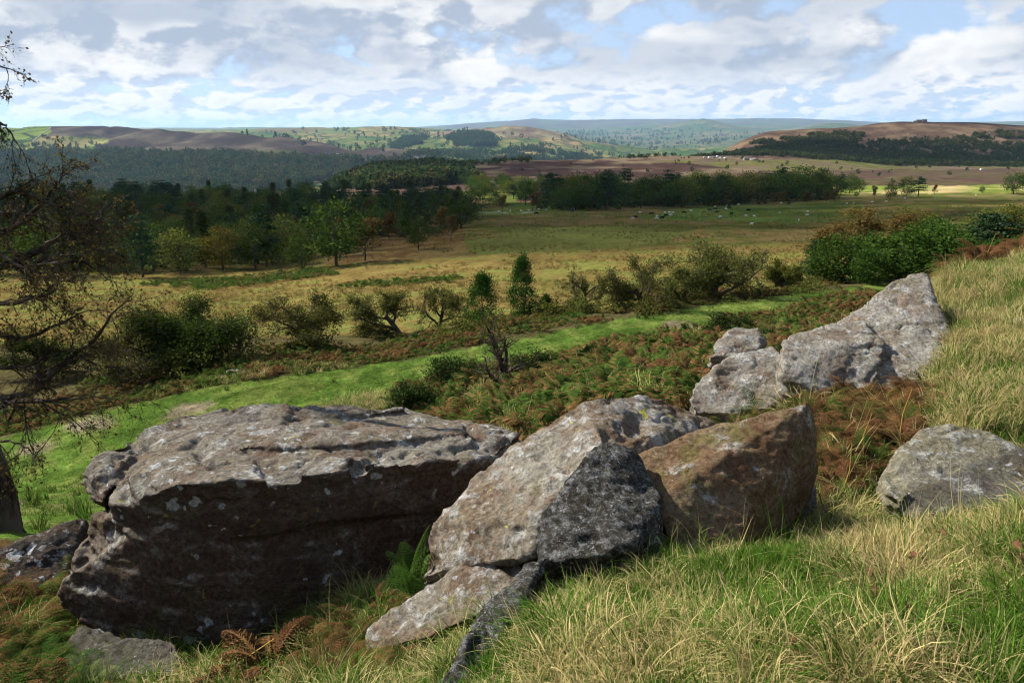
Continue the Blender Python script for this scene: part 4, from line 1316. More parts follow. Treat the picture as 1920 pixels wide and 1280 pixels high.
# hollies: dense dark cones
def holly(label, seed, px, py, h_px, w_px, mat=None, name='holly_tree', n=9500):
    g = gp(px, py, 14)
    H = h_px / FPX * g.y; Wd = w_px / FPX * g.y
    t = Tree(seed); rs = t.rs
    t.branch((0, 0, -.1), (0, 0, 1), H * .96, .05 * H / 3, 0, [dict(seg=6, wob=.05, trop=0, kids=22, ratio=.2, ang=1.2, sides=6, start=.12), dict(seg=3, wob=.2, trop=.05, kids=0, ratio=.5, ang=.6, sides=3)])
    nc = 85
    tt = rs.rand(nc) ** .8
    rad = Wd * .5 * np.where(tt < .22, .55 + tt * 2.0, (1 - (tt - .22) / .78) ** .75) * rs.uniform(.65, 1.12, nc)
    an = rs.uniform(0, 6.283, nc)
    cc = np.stack([rad * .8 * np.cos(an), rad * .8 * np.sin(an), .06 * H + tt * .92 * H], 1)
    pk = rs.randint(0, nc, n)
    t.leaf.append(cc[pk] + rs.normal(size=(n, 3)) * (.075 * Wd) * np.array((1, 1, .9)))
    root = empty(name, g)
    t.wood('trunk', m_bark, root)
    t.crown('crown', mat or m_lf_holly, root, .10 * max(.8, g.y / 55), .5, .6)
    return tag(root, label, 'tree')


holly('dense dark green holly, shorter and wider of the two beside the path', 221, 905, 614, 102, 88)
holly('tall pointed dark holly, taller of the two beside the path', 222, 980, 594, 120, 70)
holly('small dark holly bush right of the tall pointed holly', 223, 1023, 586, 34, 40, n=2200)


# ------------------------------------------------------------------ crown trees from leaf clumps
def clump_tree(name, seed, H, W, kind, mat, n_cl, n_lf, leaf, trunk_h=.3, bark=None):
    """returns an unplaced root with trunk and crown, H metres tall"""
    t = Tree(seed); rs = t.rs
    root = empty(name)
    if kind == 'round':
        t.branch((0, 0, -.3), (rs.normal() * .06, rs.normal() * .06, 1), H * .62, .024 * H, 0, [dict(seg=5, wob=.06, trop=.05, kids=9, ratio=.62, ang=.8, sides=6, start=.4, rr=.5), dict(seg=4, wob=.15, trop=.1, kids=4, ratio=.55, ang=.7, sides=4, rr=.5), dict(seg=3, wob=.2, trop=.05, kids=0, ratio=.5, ang=.6, sides=3)])
        u_ = rs.normal(size=(n_cl, 3)); u_ /= np.linalg.norm(u_, axis=1)[:, None]
        r = rs.uniform(.55, 1.0, n_cl) ** .5
        z0 = trunk_h * H; hc = (H - z0) / 2
        c = np.stack([u_[:, 0] * r * W / 2, u_[:, 1] * r * W / 2, z0 + hc + u_[:, 2] * r * hc], 1)
        c[:, :2] *= (1 - .25 * np.clip((c[:, 2] - z0 - hc) / hc, 0, 1))[:, None]
        c += rs.normal(size=c.shape) * .05 * W
        cs = np.array((.10, .10, .065)) * W
    elif kind == 'pine':
        t.branch((0, 0, -.3), (rs.normal() * .05, 0, 1), H * .95, .022 * H, 0, [dict(seg=6, wob=.05, trop=.05, kids=16, ratio=.32, ang=1.25, sides=6, start=.4, rr=.4), dict(seg=4, wob=.15, trop=.08, kids=2, ratio=.5, ang=.6, sides=4), dict(seg=3, wob=.2, trop=.05, kids=0, ratio=.5, ang=.6, sides=3)])
        tt = rs.uniform(trunk_h, 1.0, n_cl)
        lay = np.round(tt * 9) / 9 + rs.normal(size=n_cl) * .015
        rr = W / 2 * np.clip(1.15 - ((lay - trunk_h) / (1 - trunk_h)) ** 1.6 * .85, .15, 1) * rs.uniform(.2, 1, n_cl)
        an = rs.uniform(0, 6.283, n_cl)
        c = np.stack([rr * np.cos(an), rr * np.sin(an), lay * H], 1)
        cs = np.array((.11, .11, .032)) * W
    elif kind == 'cone':
        t.branch((0, 0, -.3), (0, 0, 1), H * .98, .016 * H, 0, [dict(seg=6, wob=.02, trop=.05, kids=26, ratio=.2, ang=1.4, sides=5, start=.15, rr=.35), dict(seg=3, wob=.12, trop=-.03, kids=0, ratio=.5, ang=.6, sides=3)])
        tt = rs.rand(n_cl) ** .75 * (1 - trunk_h) + trunk_h
        rr = W / 2 * (1.03 - (tt - trunk_h) / (1 - trunk_h)) ** .8 * rs.uniform(.25, 1, n_cl)
        an = rs.uniform(0, 6.283, n_cl)
        c = np.stack([rr * np.cos(an), rr * np.sin(an), tt * H], 1)
        cs = np.array((.09, .09, .07)) * W
    else:                                   # airy: birch and other open crowns
        t.branch((0, 0, -.3), (rs.normal() * .08, 0, 1), H * .8, .014 * H, 0, [dict(seg=6, wob=.06, trop=.05, kids=14, ratio=.42, ang=.7, sides=6, start=.25, rr=.5), dict(seg=4, wob=.16, trop=.06, kids=6, ratio=.5, ang=.7, sides=4, rr=.5), dict(seg=3, wob=.2, trop=-.08, kids=4, ratio=.5, ang=.6, sides=3), dict(seg=2, wob=.2, trop=-.1, kids=0, ratio=.5, ang=.6, sides=3)])
        ends = np.concatenate([l[0][-1:, :] for (n_, s_), L in t.poly.items() for l in L if s_ == 3])
        c = ends[rs.randint(0, len(ends), n_cl)]
        cs = np.array((.05, .05, .05)) * W
    pk = rs.randint(0, len(c), n_lf)
    t.leaf.append(c[pk] + rs.normal(size=(n_lf, 3)) * cs)
    zt = np.concatenate(t.leaf)[:, 2].max()
    t.wood('trunk', bark or m_bark, root)
    t.crown('crown', mat, root, leaf, .6, .75)
    root['_h'] = float(zt)
    return root


KINDS = {}
USED = {}


def proto(key, *a, **kw):
    KINDS[key] = (a, kw)


def place(key, loc, H, label, cat, group=None, rz=None, wid=1.0, variant=None):
    """first use of a kind moves the prototype itself, later ones copy it with its parts"""
    ks = [k_ for k_ in KINDS if k_.rsplit('#', 1)[0] == key]
    kk = ks[variant % len(ks)] if variant is not None else ks[RS.randint(0, len(ks))]
    if kk not in USED:
        a, kw = KINDS[kk]
        USED[kk] = clump_tree(*a, **kw)
        root = USED[kk]; fresh = True
    else:
        root = USED[kk]; fresh = False
    s = H / root['_h']
    sc = (s * wid, s * wid, s)
    rz = RS.uniform(0, 6.283) if rz is None else rz
    if fresh:
        root.location = loc; root.rotation_euler = (0, 0, rz); root.scale = sc
    else:
        h = root['_h']
        root = copy_tree(root, loc, rz, sc)
    for kx in ('label', 'category', 'group'):
        if kx in root: del root[kx]
    return tag(root, label, cat, group)


# near ones, finely leaved
proto('sycamore#0', 'sycamore_tree', 301, 5, 5.2, 'round', m_lf_syc, 85, 6500, .23, .08)
proto('sycamore#1', 'sycamore_tree', 302, 5, 4.6, 'round', m_lf_syc, 70, 6000, .23, .05)
proto('near_pine#0', 'pine_tree', 303, 5, 3.2, 'pine', m_lf_pine, 70, 7000, .16, .12)
proto('near_birch#0', 'birch_tree', 304, 5, 3.0, 'airy', m_lf_brown, 420, 5200, .085, .2)
proto('near_birch#1', 'birch_tree', 305, 5, 3.0, 'airy', m_lf_olive, 420, 5600, .085, .2)
GR = 'trees and bushes below the knoll at right'


def at_px(px, Y):
    x = (px - 960) / FPX / (CP + .08 * SP) * Y
    return Vector((x, Y, float(ground(x, Y)[0])))


for key, px, Y, top, lab, wd, var in (
        ('near_birch', 1585, 70, 384, 'brownish half-bare birch at the left end of the trees below the knoll', 1.5, 0),
        ('near_birch', 1655, 68, 392, 'olive brown birch behind the bright green sycamores', 1.4, 0),
        ('near_birch', 1740, 72, 388, 'thin olive birch behind the middle of the right-hand trees', 1.3, 1),
        ('sycamore', 1572, 60, 436, 'bright green sycamore at the front left of the trees below the knoll', .9, 0),
        ('sycamore', 1632, 57, 458, 'small bright green sycamore at the foot of the right-hand trees', .8, 1),
        ('sycamore', 1706, 60, 415, 'broad bright green sycamore in the middle of the right-hand trees', 1.35, 0),
        ('near_birch', 1815, 74, 378, 'tall olive birch rising above the sycamores on the right', 1.4, 1),
        ('sycamore', 1790, 63, 432, 'rounded green sycamore beside the blue-green pine', 1.1, 1),
        ('near_pine', 1850, 61, 398, 'blue-green pine among the trees below the knoll', 1.25, 0),
        ('near_pine', 1528, 64, 448, 'small dark pine at the left foot of the brownish birch', .8, 0),
        ('near_birch', 1910, 66, 372, 'pale-stemmed birch at the right edge of the picture', 1.2, 1),
        ('sycamore', 1885, 58, 440, 'dark green sycamore at the right edge below the pale-stemmed birch', 1.0, 0),
        ('near_birch', 1540, 72, 410, 'low reddish brown birch at the far left of the trees below the knoll', 1.6, 0),
        ('sycamore', 1668, 63, 440, 'green sycamore between the front sycamore and the broad one', 1.0, 1),
        ('near_birch', 1700, 76, 392, 'feathery brown birch behind the broad sycamore', 1.5, 0),
        ('sycamore', 1750, 66, 405, 'tall green sycamore right of the broad one', 1.0, 0),
        ('sycamore', 1838, 58, 452, 'low green sycamore below the blue-green pine', 1.1, 1),
        ('near_birch', 1985, 66, 380, 'birch at the far right just behind the knoll crest', 1.3, 0)):
    g = at_px(px, Y)
    ztop = float(tz(top)) * Y
    place(key, g, ztop - g.z, lab, 'tree', GR, wid=wd * 1.4, variant=var)

# ------------------------------------------------------------------ woods of the valley
proto('oak#0', 'oak_tree', 311, 13, 11, 'round', m_lf_oak, 75, 2600, .55, .16)
proto('oak#1', 'oak_tree', 312, 13, 10, 'round', m_lf_oak, 65, 2400, .55, .12)
proto('autumn_oak#0', 'oak_tree', 313, 12, 10.5, 'round', m_lf_olive, 70, 2400, .52, .14)
proto('gold_tree#0', 'maple_tree', 314, 12, 9, 'round', m_lf_gold, 60, 2200, .5, .14)
proto('pine#0', 'pine_tree', 315, 15, 8, 'pine', m_lf_pine, 75, 2600, .55, .18)
proto('pine#1', 'pine_tree', 316, 15, 7, 'pine', m_lf_pine, 66, 2400, .55, .24)
proto('larch#0', 'larch_tree', 317, 15, 5.5, 'cone', m_lf_larch, 80, 2000, .5, .1)
proto('larch#1', 'larch_tree', 318, 15, 5.0, 'cone', m_lf_oak, 80, 2000, .5, .08)
proto('brown_birch#0', 'birch_tree', 319, 11, 6, 'airy', m_lf_brown, 500, 2200, .34, .2)
WORD = {'oak': ('dark green broad oak', 'tree'), 'autumn_oak': ('olive green oak turning yellow', 'tree'), 'gold_tree': ('golden yellow-leaved tree', 'tree'), 'pine': ('dark blue-green pine', 'tree'), 'larch': ('narrow pointed larch', 'tree'), 'brown_birch': ('bare-looking brown birch', 'tree')}
# individually recognisable trees: kind, px, base row, height px
for key, px, py, hp, lab, wd in (
        ('oak', 632, 500, 130, 'largest rounded dark oak at the front right corner of the wood', 1.15),
        ('oak', 566, 505, 80, 'round green oak left of the largest oak at the wood edge', 1.0),
        ('gold_tree', 418, 507, 90, 'tree with yellow-gold crown at the front of the wood', 1.1),
        ('autumn_oak', 340, 512, 88, 'olive spreading oak at the front of the wood left of the golden tree', 1.3),
        ('pine', 500, 500, 118, 'dark pine behind the golden tree at the wood edge', 1.1),
        ('oak', 480, 505, 95, 'dark oak right of the golden tree at the wood edge', 1.1),
        ('oak', 785, 468, 62, 'dark green oak standing forward of the wood in the brown grass', 1.0),
        ('brown_birch', 730, 450, 55, 'brown bare birch at the right front of the wood', 1.2),
        ('brown_birch', 845, 450, 48, 'brown leafless birch right of the forward oak', 1.1),
        ('pine', 268, 520, 120, 'dark pine at the left end of the wood front', 1.2),
        ('oak', 1537, 372, 60, 'tall rounded lit tree at the right end of the tree belt', .75),
        ('oak', 985, 385, 48, 'bright green round tree in the gap between the wood and the belt', .9),
        ('oak', 930, 387, 30, 'small dark tree on the green beside the footpath', 1.2),
        ('brown_birch', 943, 397, 32, 'brown birch by the footpath in the gap', 1.2),
        ('brown_birch', 998, 395, 34, 'reddish brown birch clump beside the footpath left of the belt', 1.5),
        ('oak', 1668, 374, 34, 'dark tree at the left of the clump on the far pasture', 1.0),
        ('oak', 1698, 371, 42, 'tall dark tree in the middle of the clump on the far pasture', 1.0),
        ('pine', 1722, 368, 36, 'broad pine at the right of the clump on the far pasture', 1.5),
        ('brown_birch', 1640, 374, 26, 'thin birch left of the clump on the far pasture', 1.0),
        ('brown_birch', 1752, 366, 20, 'thin leaning birch right of the clump on the far pasture', 1.0),
        ('oak', 1605, 370, 12, 'tiny round bush on the far pasture left of the clump', 1.0),
        ('oak', 1841, 362, 14, 'lone small round tree on the bright green strip', 1.0),
        ('oak', 1900, 364, 44, 'big dark tree at the right edge beyond the pasture', 1.3),
        ('oak', 1932, 362, 48, 'dark tree beyond the right edge of the pasture', 1.3)):
    g = gp(px, py, 60)
    place(key, g, hp / FPX * g.y, lab, 'tree', None, wid=wd)


def wood(n, poly, yr, fan, mix, hts, label_tail, group, seed, gap, skip=None):
    rs_ = np.random.RandomState(seed)
    got = []
    tries = 0
    while len(got) < n and tries < 60000:
        tries += 1
        Y = math.sqrt(rs_.uniform(yr[0] ** 2, yr[1] ** 2)); X = rs_.uniform(*fan) * Y
        z = float(ground(X, Y)[0])
        a, b_ = proj(X, Y, z)
        if not inpoly(np.array([a]), np.array([b_]), poly)[0]: continue
        gg = gap * (1 + .25 * (Y - yr[0]) / (yr[1] - yr[0]))
        if any((X - g[0]) ** 2 + (Y - g[1]) ** 2 < gg * gg for g in got): continue
        got.append((X, Y))
        w_ = mix(a, Y, float(fbm(np.array([X * .02]), np.array([Y * .02]), np.array([seed * 1.7]), 2)[0]), rs_)
        H = hts[w_] * rs_.uniform(.75, 1.15) * (.9 + .2 * (Y - yr[0]) / (yr[1] - yr[0]))
        t_ = (Y - yr[0]) / (yr[1] - yr[0]); a_ = (a - np.array(poly)[:, 0].min()) / np.ptp(np.array(poly)[:, 0])
        spot = (' at the front' if t_ < .3 else (' in the middle' if t_ < .65 else ' at the back')) + (' left' if a_ < .36 else (' centre' if a_ < .68 else ' right'))
        place(w_, (X, Y, z - .1), H, WORD[w_][0] + spot + label_tail, 'tree', 'trees' + spot + group, wid=rs_.uniform(1.15, 1.6))
    return got


def mix_forest(a, Y, f, r):
    u_ = r.rand() + f * .9
    if a > 690: return 'larch' if r.rand() < .38 else ('pine' if r.rand() < .45 else ('brown_birch' if r.rand() < .4 else 'oak'))
    if u_ < .28: return 'brown_birch' if Y < 330 else 'pine'
    if u_ < .46: return 'pine'
    if u_ < .78: return 'oak'
    if u_ < .93: return 'autumn_oak'
    return 'larch'


HT = {'oak': 9.5, 'autumn_oak': 9, 'pine': 10.5, 'larch': 11, 'brown_birch': 7.5, 'gold_tree': 9}
FOREST = [(-120, 530), (200, 520), (330, 508), (500, 498), (690, 490), (720, 452), (860, 440), (885, 405), (880, 385), (600, 378), (-120, 380)]
wood(290, FOREST, (120, 420), (-.75, -.03), mix_forest, HT, ' of the dense wood beside the pasture', ' of the wood beside the pasture', 331, 8.0)
BELT = [(1015, 397), (1120, 396), (1300, 388), (1420, 381), (1560, 376), (1560, 366), (1400, 366), (1010, 376)]
mix_belt = lambda a, Y, f, r: ('oak' if r.rand() < .62 else ('autumn_oak' if r.rand() < .6 else 'pine'))
HT2 = {'oak': 14.5, 'autumn_oak': 14, 'pine': 14.5}
wood(72, BELT, (310, 470), (.02, .46), mix_belt, HT2, ' of the tree belt behind the cattle', ' of the belt behind the cattle', 332, 8.0)
wood(14, [(1500, 368), (1625, 362), (1625, 352), (1500, 352)], (430, 640), (.34, .48), mix_belt, HT, ' of the trees past the belt', ' of the trees past the belt', 333, 9.0)
wood(26, [(890, 372), (1020, 374), (1020, 350), (880, 350)], (430, 640), (-.06, .06), mix_belt, HT, ' of the trees behind the gap', ' of the trees behind the gap', 334, 10.0)
wood(10, [(1440, 386), (1580, 381), (1580, 374), (1440, 378)], (330, 480), (.3, .46), lambda a, Y, f, r: 'brown_birch' if r.rand() < .6 else 'oak', {'brown_birch': 7, 'oak': 8}, ' of the low trees before the belt', ' of the low trees before the belt', 335, 7.0)


# gorse bushes
def gorse(label, px, py, w_px, h_px, seed, Y=None, group='dark gorse bushes in the bracken'):
    rs_ = np.random.RandomState(seed)
    g = gp(px, py, 9)
    Wd, H = w_px / FPX * g.y, h_px / FPX * g.y
    n = 6500
    nc = 40
    u_ = rs_.normal(size=(nc, 3)); u_ /= np.linalg.norm(u_, axis=1)[:, None]; u_[:, 2] = np.abs(u_[:, 2])
    r = rs_.uniform(.3, 1, nc) ** .5
    c = u_ * r[:, None] * np.array((Wd / 2, Wd / 2.6, H * .85))
    c = c[rs_.randint(0, nc, n)] + rs_.normal(size=(n, 3)) * .09 * Wd * np.array((1, 1, .7))
    c[:, 2] = np.abs(c[:, 2])
    root = empty('gorse_bush', g)
    leaf_cards('foliage', c, .11, m_gorse, root, rs_, .8, .3, .5)
    t = Tree(seed)
    for i_ in range(6):
        t.branch((0, 0, -.05), (rs_.normal() * .7, rs_.normal() * .7, 1), H * .8, .012, 0, [dict(seg=3, wob=.2, trop=.05, kids=2, ratio=.6, ang=.6, sides=4), dict(seg=2, wob=.2, trop=0, kids=0, ratio=.5, ang=.5, sides=3)])
    t.wood('stem', m_bark, root)
    return tag(root, label, 'bush', group)


gorse('dark rounded gorse bush above the small pale rock', 1365, 632, 100, 54, 401)
gorse('dark gorse at the left foot of the bracken slope above the huge slab', 775, 785, 110, 92, 402)
gorse('dark gorse left of the forked dead thorn', 850, 722, 130, 60, 403)
gorse('dark gorse right of the forked dead thorn', 1005, 706, 110, 56, 404)
gorse('dark gorse on the upper edge of the bracken beside the path', 1120, 672, 60, 26, 405)
gorse('dark gorse beside the knee of the green path at centre right', 1440, 642, 46, 22, 406)

# ------------------------------------------------------------------ the birch at the left edge
bt = Tree(77)
TW = [dict(seg=6, wob=.16, trop=-.02, kids=(8, 10), ratio=.55, ang=.75, sides=4, rr=.5, start=.15, rmin=.005, taper=.3),
      dict(seg=5, wob=.2, trop=-.05, kids=(8, 10), ratio=.6, ang=.7, sides=3, rr=.55, start=.1, rmin=.0026, lspread=.02),
      dict(seg=4, wob=.18, trop=-.14, kids=(4, 5), ratio=.7, ang=.6, sides=3, rr=.7, start=.1, rmin=.0021, lspread=.02),
      dict(seg=4, wob=.14, trop=-.22, kids=0, ratio=.6, ang=.5, sides=3, leaves=1, lspread=.015)]
BY0 = 7.6
base = np.array(P(4, 1004, BY0)); base[2] = float(ground(base[0], base[1])[0])


def limb(pxs, r0, r1, prm=TW, side_L=.62, nside=7):
    pts = np.array([P(*p) for p in pxs])
    # resample with a little wobble
    s = np.linspace(0, len(pts) - 1, 4 * (len(pts) - 1) + 1)
    out_ = np.stack([pchip(np.arange(len(pts)), pts[:, i_], s) for i_ in range(3)], 1)
    out_ += bt.rs.normal(size=out_.shape) * .014 * np.linspace(0, 1, len(out_))[:, None]
    rad = np.linspace(r0, r1, len(out_))
    bt.add(out_, rad, 8 if r0 > .05 else 6)
    tg = np.gradient(out_, axis=0); tg /= np.linalg.norm(tg, axis=1)[:, None]
    for j in range(nside):
        i_ = int((.22 + .78 * (j + bt.rs.rand()) / nside) * (len(out_) - 1))
        d = tg[i_] * .7 + bt.rs.normal(size=3) * .65
        bt.branch(out_[i_], d, side_L * bt.rs.uniform(.5, 1.1), max(rad[i_] * .5, .006), 1, TW)
    bt.branch(out_[-1], tg[-1], side_L * .8, r1, 1, TW)


bt.add(np.array([base + np.array((.02, 0, -.3)), base, np.array(P(-2, 930, BY0)), np.array(P(-28, 850, BY0)), np.array(P(-75, 700, BY0 + .05)), np.array(P(-100, 520, BY0 + .1)), np.array(P(-95, 300, BY0 + .1)), np.array(P(-130, 60, BY0)), np.array(P(-150, -200, BY0))]), np.array([.30, .20, .165, .15, .13, .11, .09, .07, .035]), 12)
limb([(-60, 730, 7.62), (0, 745, 7.4), (70, 730, 7.3), (110, 690, 7.25), (170, 640, 7.2), (225, 575, 7.2)], .045, .008, nside=14)
limb([(-45, 790, 7.6), (30, 752, 7.2), (90, 752, 7.0), (150, 745, 6.9)], .035, .007, side_L=.8)
limb([(-90, 610, 7.65), (-10, 628, 7.4), (40, 635, 7.3), (100, 610, 7.2), (150, 590, 7.2)], .035, .007)
limb([(-95, 540, 7.7), (-10, 505, 7.5), (60, 478, 7.4), (120, 440, 7.4), (165, 420, 7.35), (195, 395, 7.3)], .045, .007, nside=15)
limb([(-98, 480, 7.7), (20, 430, 7.8), (80, 380, 7.8), (105, 345, 7.8), (115, 330, 7.8)], .035, .006, side_L=.42, nside=9)
limb([(-95, 420, 7.7), (-20, 380, 7.4), (40, 360, 7.3), (110, 385, 7.2), (170, 400, 7.1)], .03, .006, nside=14)
limb([(-95, 330, 7.7), (-50, 250, 7.6), (-20, 215, 7.5), (10, 235, 7.5), (30, 270, 7.5)], .025, .005, side_L=.5, nside=5)
limb([(-110, 200, 7.7), (-60, 130, 7.6), (-20, 115, 7.5), (15, 135, 7.5)], .02, .004, side_L=.42, nside=4)
limb([(-60, 760, 7.6), (-20, 820, 7.2), (30, 830, 6.9), (60, 845, 6.8)], .02, .005, side_L=.5, nside=4)
limb([(-100, 560, 7.7), (0, 570, 7.1), (60, 560, 6.9), (110, 540, 6.8)], .03, .006, nside=12)
limb([(-100, 520, 7.7), (-20, 470, 7.2), (50, 500, 7.0), (130, 490, 6.9), (190, 505, 6.9)], .03, .006, nside=14)
limb([(-95, 450, 7.7), (0, 400, 7.9), (60, 400, 8.1), (130, 440, 8.2), (180, 470, 8.2)], .03, .006, nside=14)
limb([(-80, 660, 7.7), (0, 690, 7.3), (60, 680, 7.2), (110, 660, 7.1)], .025, .006, nside=10)
for a_ in range(7):                                    # the side of the crown beyond the frame
    y0 = 700 - a_ * 110
    limb([(-90 - a_ * 5, y0, 7.7), (-190, y0 - 60, 7.9 + .2 * math.sin(a_)), (-300, y0 - 90, 8.0)], .045, .01, nside=5)
root = empty('birch_tree', Vector(base))
o = bt.wood('trunk', m_bark_b, root); o.data.transform(Matrix.Translation(-Vector(base)))
o = bt.crown('crown', m_lf_birch, root, .026, .2, .75, .4); o.data.transform(Matrix.Translation(-Vector(base)))
tag(root, 'birch with dark trunk and thin drooping half-bare twigs filling the left edge', 'tree')
# ------------------------------------------------------------------ far woods, one mass each
def far_tree(name, seed, kind, mat, n=150, W=.75):
    rs_ = np.random.RandomState(seed)
    nc = 26
    if kind == 'round':
        u_ = rs_.normal(size=(nc, 3)); u_ /= np.linalg.norm(u_, axis=1)[:, None]
        c = u_ * rs_.uniform(.5, 1, (nc, 1)) ** .5 * np.array((W / 2, W / 2, .42)) + np.array((0, 0, .55))
    else:
        tt = rs_.rand(nc) ** .8
        an = rs_.uniform(0, 6.28, nc)
        rr = W / 2 * (1.02 - tt) * rs_.uniform(.4, 1, nc)
        c = np.stack([rr * np.cos(an), rr * np.sin(an), .08 + tt * .92], 1)
    c = c[rs_.randint(0, nc, n)] + rs_.normal(size=(n, 3)) * .07
    o = leaf_cards(name, c, .17, mat, None, rs_, .8, .8, .4, False)
    return o


m_far_birch = leaf_material('far_birch_leaves', ((.035, .045, .014), (.10, .105, .035)), ((.03, .045, .012), (.06, .08, .02)), .3)
m_far_mix = leaf_material('far_wood_leaves', ((.022, .048, .016), (.065, .095, .032)), ((.07, .065, .022), (.12, .11, .04)), .3)
FB = [far_tree('far_birch', 501 + i, 'round', m_far_birch) for i in range(3)]
FM = [far_tree('far_oak', 511 + i, 'round', m_far_mix, 170, .9) for i in range(3)] + [far_tree('far_spruce', 521, 'cone', m_far_mix, 150, .5)]


def far_wood(name, n, poly, yr, H, src, label, seed, dens=None, dryb=.2, kinds=None):
    rs_ = np.random.RandomState(seed)
    out_ = []
    ps = np.array(poly)
    a0, a1 = (ps[:, 0].min() - 960) / FPX / 1.03, (ps[:, 0].max() - 960) / FPX / 1.03
    for _ in range(12):
        m = 12000
        Y = np.sqrt(rs_.uniform(yr[0] ** 2, yr[1] ** 2, m)); X = rs_.uniform(a0 - .02, a1 + .02, m) * Y
        Z = ground(X, Y)
        a, b_ = proj(X, Y, Z)
        w_ = 6 * fbm(X / 90, Y / 90, X * 0 + seed, 3)
        kk = inpoly(a + w_ * 2, b_ + w_ * .4, poly)
        if dens is not None:
            kk &= fbm(X / dens[0], Y / dens[0], X * 0 + seed + 3, 3) > dens[1]
        out_.append(np.stack([X, Y, Z], 1)[kk])
        if sum(len(v_) for v_ in out_) > n: break
    pts = np.concatenate(out_)[:n]
    m = len(pts)
    if kinds:
        kid = np.array(kinds)[rs_.randint(0, len(kinds), m)]
    else:
        kid = rs_.randint(0, len(src), m)
    dry = dryb + .9 * fbm(pts[:, 0] / 60, pts[:, 1] / 60, pts[:, 2] * 0, 2) + rs_.normal(size=m) * .25
    pts[:, 2] -= .3
    return scatter(name, pts, np.stack([np.zeros(m), np.zeros(m), rs_.uniform(0, 6.28, m)], 1), H * rs_.uniform(.5, 1.3, m), kid, dry, src, label, 'wood')


far_wood('birch_wood', 3600, [(1280, 300), (1360, 292), (1430, 276), (1600, 264), (1760, 262), (1850, 268), (1990, 280), (1990, 316), (1500, 309), (1300, 304)], (1150, 1560), 6.8, FB, 'dark birch wood on the lower slope of the brown hill at right', 531, (30, -.32), .55)
far_wood('birch_wood', 650, [(1410, 272), (1480, 258), (1590, 250), (1640, 258), (1600, 266), (1430, 280)], (1300, 1640), 7, FB, 'pale sunlit birch scrub above the dark wood left of the tor', 532, (40, .0), -.2)
far_wood('birch_wood', 450, [(1780, 262), (1850, 248), (1990, 250), (1990, 280), (1850, 270)], (1350, 1700), 6.5, FB, 'pale birch scrub on the right shoulder of the brown hill', 533, (40, .05), -.2)
far_wood('hanging_wood', 6500, [(-150, 282), (150, 286), (420, 290), (560, 296), (700, 300), (790, 296), (720, 312), (640, 330), (560, 350), (400, 380), (-150, 385)], (1350, 2650), 17, FM, 'blue-green wood on the valley side below the heather hill', 534, None, .25)
far_wood('hanging_wood', 1400, [(520, 338), (680, 318), (790, 312), (880, 322), (900, 345), (700, 356), (520, 356)], (560, 1000), 10, FM, 'dark wood along the near spur behind the valley trees', 535, None, .1)
far_wood('plantation', 900, [(838, 258), (868, 250), (922, 254), (928, 276), (850, 274)], (3600, 5000), 22, FM, 'square dark plantation on the sunlit middle hill', 536, None, -.2)
far_wood('plantation', 500, [(730, 275), (760, 260), (800, 256), (790, 272), (740, 285)], (3000, 5000), 20, FM, 'dark plantation left of the sunlit middle hill', 537, None, -.2)
far_wood('valley_trees', 1100, [(740, 292), (900, 284), (1010, 276), (1060, 290), (1120, 296), (1120, 310), (780, 318)], (1900, 4600), 19, FM, 'belts of trees in the valley below the middle hill', 538, (160, .0), 0)
far_wood('valley_trees', 380, [(440, 250), (720, 240), (1000, 245), (1240, 280), (1240, 300), (700, 290), (560, 275)], (2600, 6500), 20, FM, 'scattered hedgerow trees among the far fields', 539, (120, .22), 0)
far_wood('valley_trees', 380, [(1000, 250), (1300, 240), (1440, 250), (1300, 284), (1180, 285)], (6500, 15000), 30, FM, 'dots of trees in the blue distance', 540, (300, .1), 0)
far_wood('valley_trees', 160, [(-50, 262), (110, 256), (200, 275), (200, 290), (-50, 300)], (1950, 3200), 12, FM, 'trees round the pale fields below the mast', 541, (70, .1), 0)
far_wood('thorn_scrub', 38, [(1290, 298), (1950, 306), (1950, 348), (1300, 345)], (560, 1250), 4.5, FB, 'scattered dark thorn bushes on the moor at right', 542, None, .8)
far_wood('thorn_scrub', 26, [(800, 330), (1000, 305), (1300, 288), (1300, 320), (900, 345)], (560, 1250), 3.5, FB, 'scattered bushes on the heather moor in the centre', 543, None, .8)
far_wood('ridge_trees', 140, [(640, 322), (800, 309), (1000, 301), (1000, 306), (800, 316), (650, 330)], (850, 1150), 6, FB, 'low trees along the crest of the heather spur', 544, None, .8)
far_wood('ridge_trees', 40, [(1160, 296), (1290, 286), (1330, 284), (1330, 290), (1170, 300)], (900, 1300), 5, FB, 'low trees on the skyline of the moor at centre right', 545, None, .8)

def scrub_src(seed, mat):
    rs_ = np.random.RandomState(seed)
    c = rs_.normal(size=(16, 3)) * np.array((.35, .35, .18)) + np.array((0, 0, .4))
    c = c[rs_.randint(0, 16, 800)] + rs_.normal(size=(800, 3)) * .13
    c[:, 2] = np.abs(c[:, 2])
    return leaf_cards('scrub', c, .085, mat, None, rs_, .6, .7, .4, False)


far_wood('thorn_scrub', 30, [(180, 720), (600, 652), (900, 602), (1300, 560), (1520, 540), (1520, 556), (1250, 588), (900, 628), (600, 680), (180, 742)], (24, 75), 1.35, [scrub_src(561, m_lf_haw), scrub_src(562, m_lf_haw2), scrub_src(563, m_lf_olive)], 'low scrub filling between the thorn trees beyond the path', 560, None, 0)

